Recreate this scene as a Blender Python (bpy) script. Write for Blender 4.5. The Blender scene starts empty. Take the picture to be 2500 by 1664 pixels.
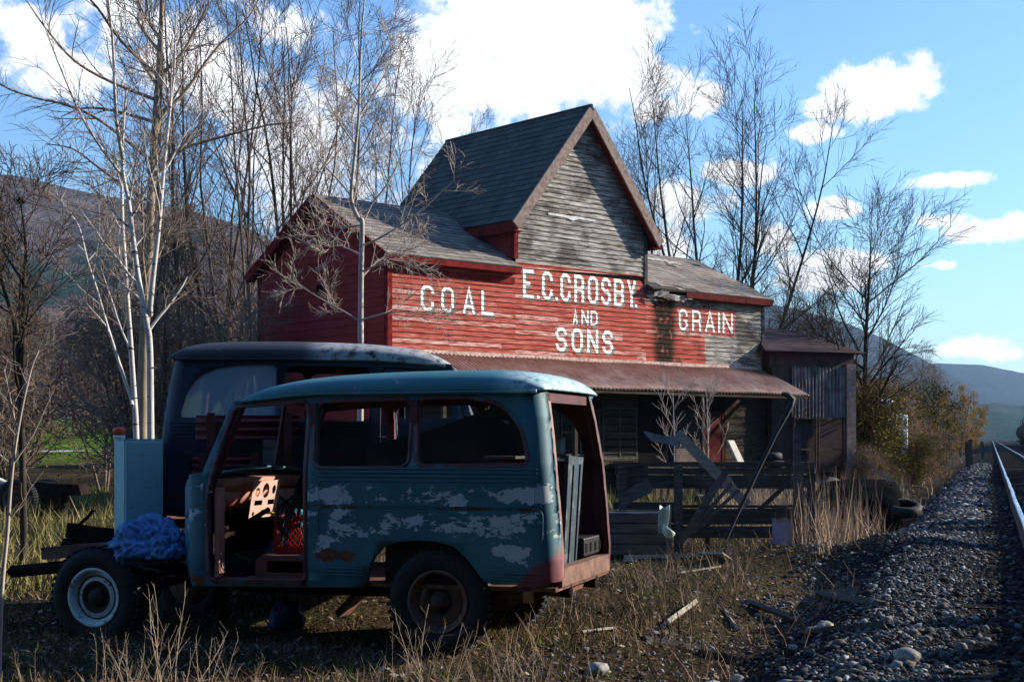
import bpy, bmesh, math, random
import numpy as np
from math import radians, sin, cos, pi, sqrt, exp
from mathutils import Vector, Matrix, noise as mnoise
from mathutils.geometry import tessellate_polygon

S = bpy.context.scene
COL = S.collection
# ------------------------------------------------------------------ camera
F = 3472.0; EYE = 1.54; HOR = 1070.0           # focal length and horizon in pixels of a 2500 px wide frame
cam = bpy.data.cameras.new('camera'); camo = bpy.data.objects.new('camera', cam); COL.objects.link(camo)
camo.location = (0, 0, EYE); camo.rotation_euler = (radians(90), 0, 0)
cam.sensor_width = 36; cam.lens = 36 * F / 2500; cam.shift_y = (HOR - 832) / 2500
cam.clip_start = .1; cam.clip_end = 30000
S.camera = camo
# ------------------------------------------------------------------ light
SUN_AZ = radians(17.5)       # from +X towards +Y
SUN_EL = radians(22)
sd = bpy.data.lights.new('sun', 'SUN'); so = bpy.data.objects.new('sun', sd); COL.objects.link(so)
sd.energy = 5.0; sd.angle = radians(.5); sd.color = (1, .9, .76)
sdir = Vector((cos(SUN_AZ) * cos(SUN_EL), sin(SUN_AZ) * cos(SUN_EL), sin(SUN_EL)))
so.rotation_euler = (-sdir).to_track_quat('-Z', 'Y').to_euler(); so.location = sdir * 50
S.view_settings.view_transform = 'Standard'; S.view_settings.look = 'None'
S.view_settings.exposure = 1.05; S.view_settings.gamma = 1.0
S.cycles.max_bounces = 6; S.cycles.transparent_max_bounces = 12
# ------------------------------------------------------------------ node helper
class NB:
    def __init__(s, tree): s.t = tree; s.n = tree.nodes; s.l = tree.links
    def new(s, typ, **kw):
        n = s.n.new(typ)
        for k, v in kw.items(): setattr(n, k, v)
        return n
    def put(s, inp, v):
        if hasattr(v, 'is_output') or isinstance(v, bpy.types.NodeSocket): s.l.new(v, inp)
        elif isinstance(v, (tuple, list)) and len(v) == 3 and inp.type == 'RGBA': inp.default_value = (*v, 1)
        else: inp.default_value = v
    def m(s, op, a, b=0.0, c=0.0, clamp=False):
        n = s.new('ShaderNodeMath', operation=op, use_clamp=clamp)
        s.put(n.inputs[0], a); s.put(n.inputs[1], b); s.put(n.inputs[2], c); return n.outputs[0]
    def mix(s, f, a, b, blend='MIX'):
        n = s.new('ShaderNodeMix', data_type='RGBA', blend_type=blend)
        s.put(n.inputs[0], f); s.put(n.inputs[6], a); s.put(n.inputs[7], b); return n.outputs[2]
    def noise(s, vec, scale=5, detail=4, rough=.55, dist=0.0):
        n = s.new('ShaderNodeTexNoise'); s.put(n.inputs['Vector'], vec) if vec is not None else None
        n.inputs['Scale'].default_value = scale; n.inputs['Detail'].default_value = detail
        n.inputs['Roughness'].default_value = rough; n.inputs['Distortion'].default_value = dist
        return n.outputs[0]
    def vor(s, vec, scale=5, feat='F1', out=0, rnd=1.0):
        n = s.new('ShaderNodeTexVoronoi', feature=feat); s.put(n.inputs['Vector'], vec)
        n.inputs['Scale'].default_value = scale; n.inputs['Randomness'].default_value = rnd; return n.outputs[out]
    def ramp(s, f, stops, interp='LINEAR'):
        n = s.new('ShaderNodeValToRGB'); r = n.color_ramp; r.interpolation = interp
        while len(r.elements) < len(stops): r.elements.new(.5)
        for e, (p, c) in zip(r.elements, stops):
            e.position = p; e.color = (c, c, c, 1) if not isinstance(c, (tuple, list)) else (*c, 1)
        s.put(n.inputs[0], f); return n.outputs[0]
    def step(s, v, a, b):       # smooth 0..1 between a and b
        n = s.new('ShaderNodeMapRange', interpolation_type='SMOOTHSTEP')
        s.put(n.inputs[0], v); n.inputs[1].default_value = a; n.inputs[2].default_value = b; return n.outputs[0]
    def scale(s, vec, x, y, z):
        n = s.new('ShaderNodeMapping'); s.put(n.inputs[0], vec); n.inputs[3].default_value = (x, y, z); return n.outputs[0]
    def obj(s): return s.new('ShaderNodeTexCoord').outputs['Object']
    def sep(s, v):
        n = s.new('ShaderNodeSeparateXYZ'); s.put(n.inputs[0], v); return n.outputs
    def island(s): return s.new('ShaderNodeNewGeometry').outputs['Random Per Island']
    def oinfo(s): return s.new('ShaderNodeObjectInfo').outputs['Random']
MATS = {}
def mat(name, fn):
    if name in MATS: return MATS[name]
    m = bpy.data.materials.new(name); m.use_nodes = True; t = m.node_tree
    b = NB(t); p = t.nodes['Principled BSDF']
    fn(b, p); MATS[name] = m; return m
def setp(b, p, col=None, rough=None, bump=None, bs=.4, bd=.02, metal=None, spec=None):
    if col is not None: b.put(p.inputs['Base Color'], col)
    if rough is not None: b.put(p.inputs['Roughness'], rough)
    if metal is not None: b.put(p.inputs['Metallic'], metal)
    if spec is not None: p.inputs['Specular IOR Level'].default_value = spec
    if bump is not None:
        n = b.new('ShaderNodeBump'); n.inputs['Strength'].default_value = bs; n.inputs['Distance'].default_value = bd
        b.put(n.inputs['Height'], bump); b.l.new(n.outputs[0], p.inputs['Normal'])
# ------------------------------------------------------------------ sky with clouds (by direction)
W = bpy.data.worlds.new('World'); S.world = W; W.use_nodes = True
wb = NB(W.node_tree); bg = W.node_tree.nodes['Background']
sky = wb.new('ShaderNodeTexSky', sky_type='NISHITA'); sky.sun_disc = False
sky.sun_elevation = SUN_EL; sky.sun_rotation = pi / 2 - SUN_AZ
sky.air_density = 1.3; sky.dust_density = .6; sky.ozone_density = 2.5
SKYS = .066
gen = wb.new('ShaderNodeTexCoord').outputs['Generated']
sx, sy, sz = wb.sep(gen)
az = wb.m('ARCTAN2', sx, sy); el = wb.m('ARCSINE', sz)
def azel(xd, yd):
    x = (xd * 1.0611 - 1250) / F; z = (HOR - yd * 1.0611) / F
    return math.atan2(x, 1), math.asin(z / sqrt(1 + x * x + z * z))
warp = wb.new('ShaderNodeTexNoise'); warp.inputs['Scale'].default_value = 8; warp.inputs['Detail'].default_value = 6; warp.inputs['Roughness'].default_value = .6
wb.l.new(gen, warp.inputs['Vector'])
fine = wb.noise(gen, 30, 8, .65)
wn = wb.m('ADD', wb.m('MULTIPLY', wb.m('SUBTRACT', warp.outputs[0], .5), 1.9), wb.m('MULTIPLY', wb.m('SUBTRACT', fine, .5), 1.8))
CL = [(1290,60,300,150,1),(1180,200,190,90,1),(1400,180,200,110,1),(1500,250,110,50,.8),(980,170,260,150,.75),(760,300,240,190,.6),(520,140,200,150,.5),
      (640,60,200,100,.55),(1490,55,60,60,.5),(1600,230,90,45,.7),(330,60,140,80,.4),(1360,300,200,60,.5),
      (2025,205,150,78,1.05),(1960,240,120,45,.9),(1870,305,75,26,.8),(2180,415,135,28,.95),(2270,530,120,42,1),(2180,505,80,28,.8),
      (2220,798,100,32,.9),(2300,815,60,20,.6),(1950,605,180,28,.75),(1860,650,170,28,.7),(1690,395,120,34,.8),(1560,460,100,60,.6),
      (1930,480,70,25,.7),(1540,570,90,60,.7),(50,95,85,85,.55),(120,180,120,60,.4),(60,25,40,25,.4),(1760,560,60,40,.5),(2140,610,110,18,.5),(2350,520,90,40,.9)]
mask = None
for (cx, cy, rx, ry, st) in CL:
    a, e = azel(cx, cy); a2, _ = azel(cx + rx, cy); _, e2 = azel(cx, cy - ry)
    dx = wb.m('DIVIDE', wb.m('SUBTRACT', az, a), abs(a2 - a)); dy = wb.m('DIVIDE', wb.m('SUBTRACT', el, e), abs(e2 - e))
    dd = wb.m('SQRT', wb.m('ADD', wb.m('MULTIPLY', dx, dx), wb.m('MULTIPLY', dy, dy)))
    v = wb.m('MULTIPLY', wb.m('SUBTRACT', 1.25, dd, clamp=False), st)
    mask = v if mask is None else wb.m('MAXIMUM', mask, v)
rest = wb.m('SUBTRACT', wb.m('MULTIPLY', wb.noise(gen, 2.4, 3), 1.0), .62)      # cloud cover away from the photographed part of the sky
away = wb.m('MAXIMUM', wb.step(wb.m('ABSOLUTE', az), .45, .8), wb.step(el, .42, .6))
mask = wb.m('MAXIMUM', mask, wb.m('SUBTRACT', wb.m('MULTIPLY', away, wb.m('ADD', rest, .45)), .9))
cl = wb.step(wb.m('ADD', mask, wb.m('MULTIPLY', wn, 1.1)), .18, .56)
shade = wb.m('ADD', 1.0, wb.m('MULTIPLY', wb.m('SUBTRACT', wb.noise(gen, 9, 6, .6), .5), -.8))
ccol = wb.new('ShaderNodeVectorMath', operation='SCALE'); ccol.inputs[0].default_value = (.60 / SKYS, .60 / SKYS, .61 / SKYS); wb.l.new(shade, ccol.inputs[3])
tint = wb.mix(1.0, sky.outputs[0], (.86, 1.2, 1.72), 'MULTIPLY')
wb.l.new(wb.mix(cl, tint, ccol.outputs[0]), bg.inputs['Color']); bg.inputs['Strength'].default_value = SKYS

# ------------------------------------------------------------------ mesh helpers
RK = 1.0611
def at(xd, yd, Y):           # a point traced in the (2356 px wide) photograph, put at its distance Y
    return Vector(((xd * RK - 1250) / F * Y, Y, EYE + (HOR - yd * RK) / F * Y))
def ats(x, y, Y): return at(x / RK, y / RK, Y)
def ss(a, b, v):
    t = min(1, max(0, (v - a) / (b - a))); return t * t * (3 - 2 * t)
def link(o, parent=None):
    COL.objects.link(o)
    if parent is not None: o.parent = parent
    return o
def tag(o, label=None, cat=None, group=None, kind=None):
    if label: o['label'] = label
    if cat: o['category'] = cat
    if group: o['group'] = group
    if kind: o['kind'] = kind
    return o
def empty(name, loc, rz=0, label=None, cat=None, group=None):
    o = bpy.data.objects.new(name, None); o.empty_display_size = .2; link(o)
    o.location = loc; o.rotation_euler = (0, 0, rz); return tag(o, label, cat, group)
def npmesh(name, V, Fc, m, parent=None, smooth=False, k=None):
    """V (n,3), Fc (m,k) array of equal-size faces"""
    me = bpy.data.meshes.new(name); V = np.asarray(V, np.float32); Fc = np.asarray(Fc, np.int32)
    me.vertices.add(len(V)); me.vertices.foreach_set('co', V.ravel())
    k = Fc.shape[1]; me.loops.add(Fc.size); me.loops.foreach_set('vertex_index', Fc.ravel())
    me.polygons.add(len(Fc)); me.polygons.foreach_set('loop_start', np.arange(0, Fc.size, k, dtype=np.int32))
    me.polygons.foreach_set('loop_total', np.full(len(Fc), k, np.int32))
    if smooth: me.polygons.foreach_set('use_smooth', np.ones(len(Fc), bool))
    me.update(calc_edges=True); me.materials.append(m)
    return link(bpy.data.objects.new(name, me), parent)
class MB:
    def __init__(s): s.v = []; s.f = []; s.s = []
    def add(s, vs, fs, smooth=False):
        b = len(s.v); s.v += [tuple(v) for v in vs]; s.f += [tuple(i + b for i in f) for f in fs]; s.s += [smooth] * len(fs); return s
    def box(s, a, b, rot=None, bev=0):
        (x0, y0, z0), (x1, y1, z1) = a, b
        vs = [Vector(p) for p in ((x0,y0,z0),(x1,y0,z0),(x1,y1,z0),(x0,y1,z0),(x0,y0,z1),(x1,y0,z1),(x1,y1,z1),(x0,y1,z1))]
        if rot is not None:
            c = sum(vs, Vector()) / 8; vs = [c + rot @ (v - c) for v in vs]
        return s.add(vs, [(0,3,2,1),(4,5,6,7),(0,1,5,4),(1,2,6,5),(2,3,7,6),(3,0,4,7)])
    def plank(s, p, q, w, t, up=(0, 0, 1), jag=0, rng=random):
        """board from p to q; w along up-ish, t across"""
        p = Vector(p); q = Vector(q); d = (q - p).normalized(); u = Vector(up); sd_ = d.cross(u)
        if sd_.length < 1e-4: sd_ = d.cross(Vector((0, 1, 0)))
        sd_.normalize(); u = sd_.cross(d).normalized(); n = 6; R = []
        L = (q - p).length
        for i in range(n + 1):
            c = p.lerp(q, i / n); j = lambda: (rng.random() - .5) * jag
            R.append([c + u*(w/2+j()) + sd_*t/2, c + u*(w/2+j()) - sd_*t/2, c - u*(w/2+j()) - sd_*t/2, c - u*(w/2+j()) + sd_*t/2])
        if jag:
            for r in (R[0], R[-1]):
                for k in range(4): r[k] = r[k] + d * (rng.random() - .5) * jag * 5
        vs = [v for r in R for v in r]; fs = [(3, 2, 1, 0), tuple(n * 4 + k for k in range(4))]
        for i in range(n):
            for k in range(4): a = i * 4 + k; b = i * 4 + (k + 1) % 4; fs.append((a, b, b + 4, a + 4))
        return s.add(vs, fs)
    def tube(s, pts, rad, n=8, caps=True):
        pts = [Vector(p) for p in pts]; m = len(pts)
        rad = rad if isinstance(rad, (list, tuple)) else [rad] * m
        vs = []; up = Vector((0, 0, 1)); prev = None
        for i, p in enumerate(pts):
            d = (pts[min(i + 1, m - 1)] - pts[max(i - 1, 0)]).normalized()
            if prev is None:
                a = d.cross(up if abs(d.z) < .9 else Vector((1, 0, 0))).normalized()
            else:
                a = (prev - d * prev.dot(d)).normalized()
            prev = a; b = d.cross(a)
            vs += [p + (a * cos(2*pi*k/n) + b * sin(2*pi*k/n)) * rad[i] for k in range(n)]
        fs = []
        for i in range(m - 1):
            for k in range(n): fs.append((i*n+k, i*n+(k+1)%n, (i+1)*n+(k+1)%n, (i+1)*n+k))
        s.add(vs, fs, True)
        if caps: s.add(vs[:n], [tuple(range(n))[::-1]]); s.add(vs[-n:], [tuple(range(n))])
        return s
    def lathe(s, prof, M, n=40, smooth=True):
        """prof list of (r, a): radius and position on local axis Z, M matrix"""
        vs = []; m = len(prof)
        for (r, a) in prof:
            for k in range(n): vs.append(M @ Vector((r*cos(2*pi*k/n), r*sin(2*pi*k/n), a)))
        fs = [(i*n+k, i*n+(k+1)%n, (i+1)*n+(k+1)%n, (i+1)*n+k) for i in range(m-1) for k in range(n)]
        return s.add(vs, fs, smooth)
    def prism(s, poly, d, holes=()):
        """poly of 3D points, extruded by vector d, with optional holes"""
        loops = [[Vector(p) for p in poly]] + [[Vector(p) for p in h] for h in holes]
        tri = tessellate_polygon(loops); flat = [p for l in loops for p in l]; n = len(flat); d = Vector(d)
        vs = flat + [p + d for p in flat]; fs = [tuple(t) for t in tri] + [tuple(i + n for i in t)[::-1] for t in tri]
        b = 0
        for l in loops:
            for i in range(len(l)): j = (i + 1) % len(l); fs.append((b+i, b+j, b+j+n, b+i+n))
            b += len(l)
        return s.add(vs, fs)
    def build(s, name, m, parent=None, fix=True):
        me = bpy.data.meshes.new(name); me.from_pydata(s.v, [], s.f)
        me.polygons.foreach_set('use_smooth', s.s); me.materials.append(m)
        if fix:
            bm = bmesh.new(); bm.from_mesh(me); bmesh.ops.recalc_face_normals(bm, faces=bm.faces); bm.to_mesh(me); bm.free()
        me.update(); return link(bpy.data.objects.new(name, me), parent)
def mod(o, typ, **kw):
    m = o.modifiers.new(typ.lower(), typ)
    for k, v in kw.items(): setattr(m, k, v)
    return o
def bevel(o, w=.004, seg=1): return mod(o, 'BEVEL', width=w, segments=seg, limit_method='ANGLE')
def copy_tree(o, parent=None):
    c = o.copy(); COL.objects.link(c); c.parent = parent
    for ch in list(o.children): copy_tree(ch, c)
    return c

# ------------------------------------------------------------------ terrain
TN = (.9475, -.3196); TD = (.3196, .9475)      # across and along the railway
def Lat(x, y): return TN[0] * x + TN[1] * y
def rail_xy(L, t): return (TN[0]*L + TD[0]*t, TN[1]*L + TD[1]*t)
def g(x, y):
    L = Lat(x, y)
    z = .27 * ss(-1.75, -.55, L)
    z -= .16 * exp(-((L + 1.9) / .55) ** 2) * ss(5, 9, y)
    z += .40 * exp(-(((x - 3.95) / 1.0) ** 2 + ((y - 17.2) / 1.5) ** 2))
    z += .28 * exp(-(((x + 1.3) / 2.0) ** 2 + ((y - 13.6) / .9) ** 2))
    r = math.hypot(x, y)
    z += .05 * mnoise.noise(Vector((x * .5, y * .5, 0))) * ss(0, -2, L) + .02 * mnoise.noise(Vector((x * 2.1, y * 2.1, 3))) * ss(.2, -1.5, L)
    if y > 50:
        z += (y - 50) * .022 * ss(2, -12, x) if y < 300 else 250 * .022 * ss(2, -12, x)
    return z
def axis(a, lo, hi, n):
    t0 = math.asinh(lo / a); t1 = math.asinh(hi / a); return [a * math.sinh(t0 + (t1 - t0) * i / n) for i in range(n + 1)]
def ground_mat(b, p):
    o = b.obj(); x, y, z = b.sep(o)
    n1 = b.noise(o, .35, 6, .6); n2 = b.noise(o, 3, 8, .7); n3 = b.noise(o, 22, 6, .7)
    soil = b.ramp(n3, [(.3, (.008, .007, .006)), (.5, (.028, .022, .015)), (.72, (.09, .07, .048))])
    dry = b.ramp(n3, [(.3, (.02, .015, .008)), (.55, (.07, .052, .03)), (.75, (.2, .15, .09))])
    grass = b.ramp(n2, [(.3, (.012, .018, .005)), (.6, (.035, .045, .01)), (.8, (.09, .085, .03))])
    c = b.mix(b.step(n1, .42, .58), soil, dry)
    lawn = b.step(y, 62, 80); lawn = b.m('MULTIPLY', lawn, b.step(x, -4, -14))
    c = b.mix(b.m('MULTIPLY', b.step(n2, .5, .66), .55), c, grass)
    lg = b.ramp(n2, [(.3, (.05, .09, .012)), (.6, (.11, .2, .02)), (.8, (.2, .27, .05))])
    c = b.mix(lawn, c, lg)
    L = b.m('ADD', b.m('MULTIPLY', x, TN[0]), b.m('MULTIPLY', y, TN[1]))
    bal = b.ramp(b.vor(o, 26, out=1), [(0, (.006, .006, .006)), (.5, (.025, .026, .028)), (1, (.07, .07, .07))])
    bal = b.mix(b.step(b.vor(o, 26, 'DISTANCE_TO_EDGE'), .0, .12), (.008, .008, .008), bal)
    lm = b.step(b.m('ADD', L, b.m('MULTIPLY', b.m('SUBTRACT', b.noise(o, 1.3, 4), .5), 2.4)), -2.2, -1.2)
    c = b.mix(lm, c, bal)
    setp(b, p, c, .95, b.m('ADD', b.m('MULTIPLY', n3, .5), n2), .9, .06, spec=.15)
XS = axis(4.0, -3500, 3500, 300); YS = [v + 13 for v in axis(4.0, -120, 5000, 330)]
Vg = [(x, y, g(x, y)) for y in YS for x in XS]; nx = len(XS)
Fg = [(j*nx+i, j*nx+i+1, (j+1)*nx+i+1, (j+1)*nx+i) for j in range(len(YS)-1) for i in range(nx-1)]
ground = npmesh('ground', Vg, Fg, mat('ground', ground_mat), smooth=True); tag(ground, kind='structure')
def path_mat(b, p): setp(b, p, b.ramp(b.noise(b.obj(), 3, 5), [(.3, (.35, .33, .3)), (.7, (.6, .58, .54))]), .9)
pv = []; pf = []
for i in range(41):
    x = -45 + i * 1.0
    for q in (0, 2.6): y = 84 + q + .02 * x; pv.append((x, y, g(x, y) + .03))
for i in range(40): pf.append((2*i, 2*i+2, 2*i+3, 2*i+1))
tag(npmesh('path', pv, pf, mat('path', path_mat)), kind='structure')
# ------------------------------------------------------------------ hills
def hill_mat(name, c0, c1, c2, ev):
    def fn(b, p):
        o = b.obj(); st = b.scale(o, 1, 1, .22)
        n1 = b.noise(o, .0035, 5, .6); n2 = b.noise(st, .03, 6, .75); n3 = b.noise(b.scale(o, 1, .5, .25), .22, 3, .7)
        c = b.ramp(b.m('ADD', b.m('MULTIPLY', n2, .5), b.m('MULTIPLY', n3, .5)), [(.36, c0), (.5, c1), (.64, c2)])
        c = b.mix(b.step(b.m('ADD', n1, b.m('MULTIPLY', b.m('SUBTRACT', n2, .5), .5)), ev, ev + .07), c, b.ramp(n3, [(.35, (.004, .012, .008)), (.7, (.022, .05, .03))]))
        setp(b, p, c, 1, b.m('ADD', n2, n3), .5, 5, spec=0)
    return mat(name, fn)
def hill(prof, Y, depth, base_z, m, seed, rough=.02, name='hill'):
    """prof: traced skyline points (display px); slope falls towards the camera over depth metres"""
    pts = [at(x, y, Y) for x, y in prof]; xs = [p.x for p in pts]; zs = [p.z for p in pts]
    n = 260; rows = 46; V = []
    x0, x1 = xs[0], xs[-1]
    for j in range(rows):
        t = j / (rows - 1)               # 0 front foot .. .7 ridge .. 1 back
        for i in range(n):
            x = x0 + (x1 - x0) * i / (n - 1); zr = np.interp(x, xs, zs)
            tt = min(1, t / .7); y = Y - depth * (1 - tt) if t <= .7 else Y + depth * (t - .7)
            k = tt ** 1.35 if t <= .7 else cos((t - .7) / .3 * pi / 2)
            h = (zr - base_z) * k
            nz = mnoise.fractal(Vector((x * .004 + seed, y * .004, 0)), .9, 2.1, 5)
            fz = mnoise.noise(Vector((x * .06, y * .06, seed))) * 5 + mnoise.noise(Vector((x * .14, y * .14, seed))) * 3
            z = base_z + h + nz * (zr - base_z) * .10 * sin(min(tt, 1) * pi) + fz * .12
            V.append((x * y / Y, y, z))
    Fh = [(j*n+i, j*n+i+1, (j+1)*n+i+1, (j+1)*n+i) for j in range(rows-1) for i in range(n-1)]
    o = npmesh(name, V, Fh, m, smooth=True); return tag(o, kind='structure')
HILLM = hill_mat('hill_left_forest', (.02, .016, .016), (.075, .055, .05), (.15, .115, .1), .57)
HILLB = hill_mat('hill_blue_forest', (.008, .011, .016), (.022, .025, .032), (.045, .045, .048), .6)
hill([(-900, 300), (-300, 330), (-100, 372), (0, 397), (60, 402), (120, 418), (200, 438), (330, 462), (430, 478), (560, 515), (700, 590), (900, 720), (1150, 840), (1350, 930)], 1100, 750, 0, HILLM, 3.1)
hill([(1000, 860), (1200, 760), (1400, 690), (1600, 672), (1755, 694), (1850, 712), (1950, 742), (2040, 780), (2100, 812), (2170, 850), (2230, 890), (2300, 950), (2360, 1002)], 1900, 1000, 0, HILLB, 7.7)
hill([(1900, 880), (2050, 845), (2160, 834), (2260, 838), (2330, 852), (2400, 866), (2600, 900), (3200, 850), (3600, 880)], 3000, 1400, 0, HILLB, 12.3)
hill([(2000, 965), (2200, 935), (2290, 925), (2350, 932), (2450, 915), (2700, 940), (3000, 930)], 1500, 500, 0, hill_mat('low_hill_forest', (.01, .02, .016), (.03, .045, .035), (.07, .07, .05), .45), 5.5)
# ------------------------------------------------------------------ building (local axes: u along the front, v inward, z up)
BX, BY = -2.84, 32.5; BC, BS = .747, .665; BROT = math.atan2(BS, BC)
def uz(x, y, v=0.0):        # photograph (2500 px) -> position on the front wall
    k = (x - 1250) / F; ox = BX - BS*v; oy = BY + BC*v
    u = (k*oy - ox) / (BC - BS*k); return u, EYE + (HOR - y) * (oy + BS*u) / F
def wood_tex(b, o, isl, sc=(1.3, 1, 24)):
    v = b.new('ShaderNodeVectorMath', operation='ADD'); b.put(v.inputs[0], b.scale(o, *sc))
    cx = b.new('ShaderNodeCombineXYZ'); b.put(cx.inputs[0], b.m('MULTIPLY', isl, 37.0)); b.put(cx.inputs[1], b.m('MULTIPLY', isl, 11.0)); b.l.new(cx.outputs[0], v.inputs[1])
    return b.noise(v.outputs[0], 1.6, 6, .65, .4)
def red_wood(b, o, isl, gr):
    k = b.step(b.noise(b.scale(o, 5, 5, 9), 1.2, 3), .62, .72)
    c = b.ramp(gr, [(.3, (.09, .018, .013)), (.41, (.25, .05, .036)), (.53, (.38, .095, .07)), (.66, (.5, .24, .19))])
    c = b.mix(b.m('MULTIPLY', b.step(isl, .0, 1), .45), c, (.31, .055, .042))
    c = b.mix(b.m('MULTIPLY', b.step(isl, .70, .78), b.step(gr, .42, .6)), c, (.56, .38, .33))
    return b.mix(b.m('MULTIPLY', k, .6), c, (.17, .02, .016))
def grey_wood(b, o, isl, gr):
    c = b.ramp(gr, [(.3, (.03, .025, .022)), (.42, (.13, .115, .10)), (.53, (.30, .275, .245)), (.66, (.54, .505, .46))])
    big = b.noise(b.scale(o, .5, .5, .9), 1.3, 5, .65)
    c = b.mix(b.step(big, .47, .6), c, b.mix(.68, c, (.025, .022, .02)))
    return b.mix(b.m('MULTIPLY', b.step(isl, .95, .97), .3), c, (.3, .25, .2))
def front_mat(b, p):
    o = b.obj(); x, y, z = b.sep(o); isl = b.island(); gr = wood_tex(b, o, isl)
    nz = b.m('MULTIPLY', b.m('SUBTRACT', b.noise(b.scale(o, .6, 1, 4), 2, 4), .5), .14)
    G = lambda v, e: b.m('GREATER_THAN', v, e); M_ = lambda *a: __import__('functools').reduce(lambda q, r: b.m('MULTIPLY', q, r), a)
    Ls = lambda v, e: b.m('LESS_THAN', v, e)
    zz = b.m('ADD', z, b.m('MULTIPLY', nz, .5)); xx = b.m('ADD', x, nz)
    r1 = b.m('MULTIPLY', Ls(x, 3.9), 1)                                    # left wing, all red
    r2 = M_(Ls(x, 8.6), Ls(z, 5.9))                                        # band below the gable
    r3 = M_(Ls(xx, 9.45), Ls(zz, 5.1))
    r4 = M_(Ls(xx, 12.33), Ls(zz, 5.2), G(zz, 4.43))
    r5 = M_(Ls(xx, 11.02), Ls(zz, 5.2), G(zz, 3.62))
    red = b.m('MAXIMUM', b.m('MAXIMUM', b.m('MAXIMUM', r1, r2), r3), b.m('MAXIMUM', r4, r5))
    R_ = red_wood(b, o, isl, gr); Gc = grey_wood(b, o, isl, gr)
    c = b.mix(red, Gc, R_)
    # weather stain where the gable drips on to the lower wall
    dx = b.m('ABSOLUTE', b.m('SUBTRACT', b.m('ADD', x, b.m('MULTIPLY', nz, 3.5)), 9.35))
    st = b.m('MULTIPLY', b.step(dx, .62, .25), b.step(z, 5.7, 5.2))
    st2 = b.m('MULTIPLY', b.step(b.noise(b.scale(o, .7, 1, .8), 2.2, 5, .7), .5, .62), b.m('MULTIPLY', b.step(x, 8.8, 9.3), b.step(x, 11.6, 10.2)))
    top = b.m('MULTIPLY', b.m('MULTIPLY', b.step(z, 5.2, 5.5), b.step(x, 8.9, 9.4)), .8)
    st = b.m('MAXIMUM', b.m('MAXIMUM', b.m('MULTIPLY', st, 1.0), b.m('MULTIPLY', st2, .7)), top)
    st = b.m('MULTIPLY', st, b.step(b.noise(b.scale(o, 2, 1, 1.5), 3, 5, .7), .30, .48))
    c = b.mix(st, c, (.03, .024, .018))
    setp(b, p, c, .85, gr, .5, .012, spec=.25)
def wing_red(b, p):
    o = b.obj(); isl = b.island(); gr = wood_tex(b, o, isl, (2, .9, 14))
    c = b.ramp(gr, [(.3, (.19, .024, .024)), (.6, (.28, .04, .038)), (.8, (.35, .07, .062))]); setp(b, p, c, .7, gr, .3, .01, spec=.3)
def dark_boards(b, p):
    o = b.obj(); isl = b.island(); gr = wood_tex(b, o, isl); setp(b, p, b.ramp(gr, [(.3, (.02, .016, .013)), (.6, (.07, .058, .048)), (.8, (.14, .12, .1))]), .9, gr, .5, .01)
def slate(b, p):
    o = b.obj(); isl = b.island(); n = b.noise(o, 1.1, 5, .6); n2 = b.noise(o, 11, 4)
    c = b.ramp(isl, [(0, (.022, .025, .025)), (.35, (.036, .04, .04)), (.6, (.05, .053, .052)), (.8, (.07, .066, .058)), (1, (.034, .04, .045))])
    c = b.mix(b.m('MULTIPLY', b.step(n, .5, .64), .75), c, (.016, .019, .019)); c = b.mix(b.m('MULTIPLY', n2, .3), c, (.12, .12, .11))
    setp(b, p, c, .7, n2, .4, .01, spec=.3)
def slate_brown(b, p):
    o = b.obj(); isl = b.island(); n = b.noise(o, .8, 5, .6); n2 = b.noise(o, 11, 4)
    c = b.ramp(isl, [(0, (.15, .115, .095)), (.35, (.22, .18, .15)), (.6, (.29, .25, .21)), (.8, (.2, .13, .11)), (1, (.25, .24, .22))])
    c = b.mix(b.m('MULTIPLY', b.step(n, .48, .62), .55), c, (.085, .068, .055)); c = b.mix(b.m('MULTIPLY', n2, .3), c, (.3, .28, .25))
    setp(b, p, c, .85, n2, .4, .01, spec=.2)
def slate_grey(b, p):
    o = b.obj(); isl = b.island(); n2 = b.noise(o, 11, 4); n = b.noise(o, .8, 5, .6)
    c = b.ramp(isl, [(0, (.12, .10, .085)), (.35, (.19, .165, .14)), (.6, (.27, .235, .2)), (.8, (.14, .12, .11)), (1, (.21, .18, .155))])
    c = b.mix(b.m('MULTIPLY', b.step(n, .48, .62), .4), c, (.07, .07, .07)); setp(b, p, c, .8, n2, .4, .01, spec=.2)
def flat_mat(col, rough=.8, var=.25, sc=6, bump=.3, metal=0, spec=.3):
    def fn(b, p):
        o = b.obj(); n = b.noise(o, sc, 6, .65)
        d = tuple(v * (1 - var * 1.6) for v in col); l = tuple(min(1, v * (1 + var)) for v in col)
        setp(b, p, b.ramp(n, [(.3, d), (.7, l)]), rough, n, bump, .01, metal=metal, spec=spec)
    return fn
M_red_trim = mat('red_trim_paint', flat_mat((.15, .022, .02), .6, .35)); M_grey_trim = mat('bare_trim_wood', flat_mat((.25, .19, .165), .85, .3, 9))
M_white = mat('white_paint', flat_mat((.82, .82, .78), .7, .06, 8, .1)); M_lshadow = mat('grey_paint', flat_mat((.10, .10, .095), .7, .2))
M_dark = mat('dark_interior', flat_mat((.012, .011, .01), .95)); M_front = mat('clapboard_front', front_mat)
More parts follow.
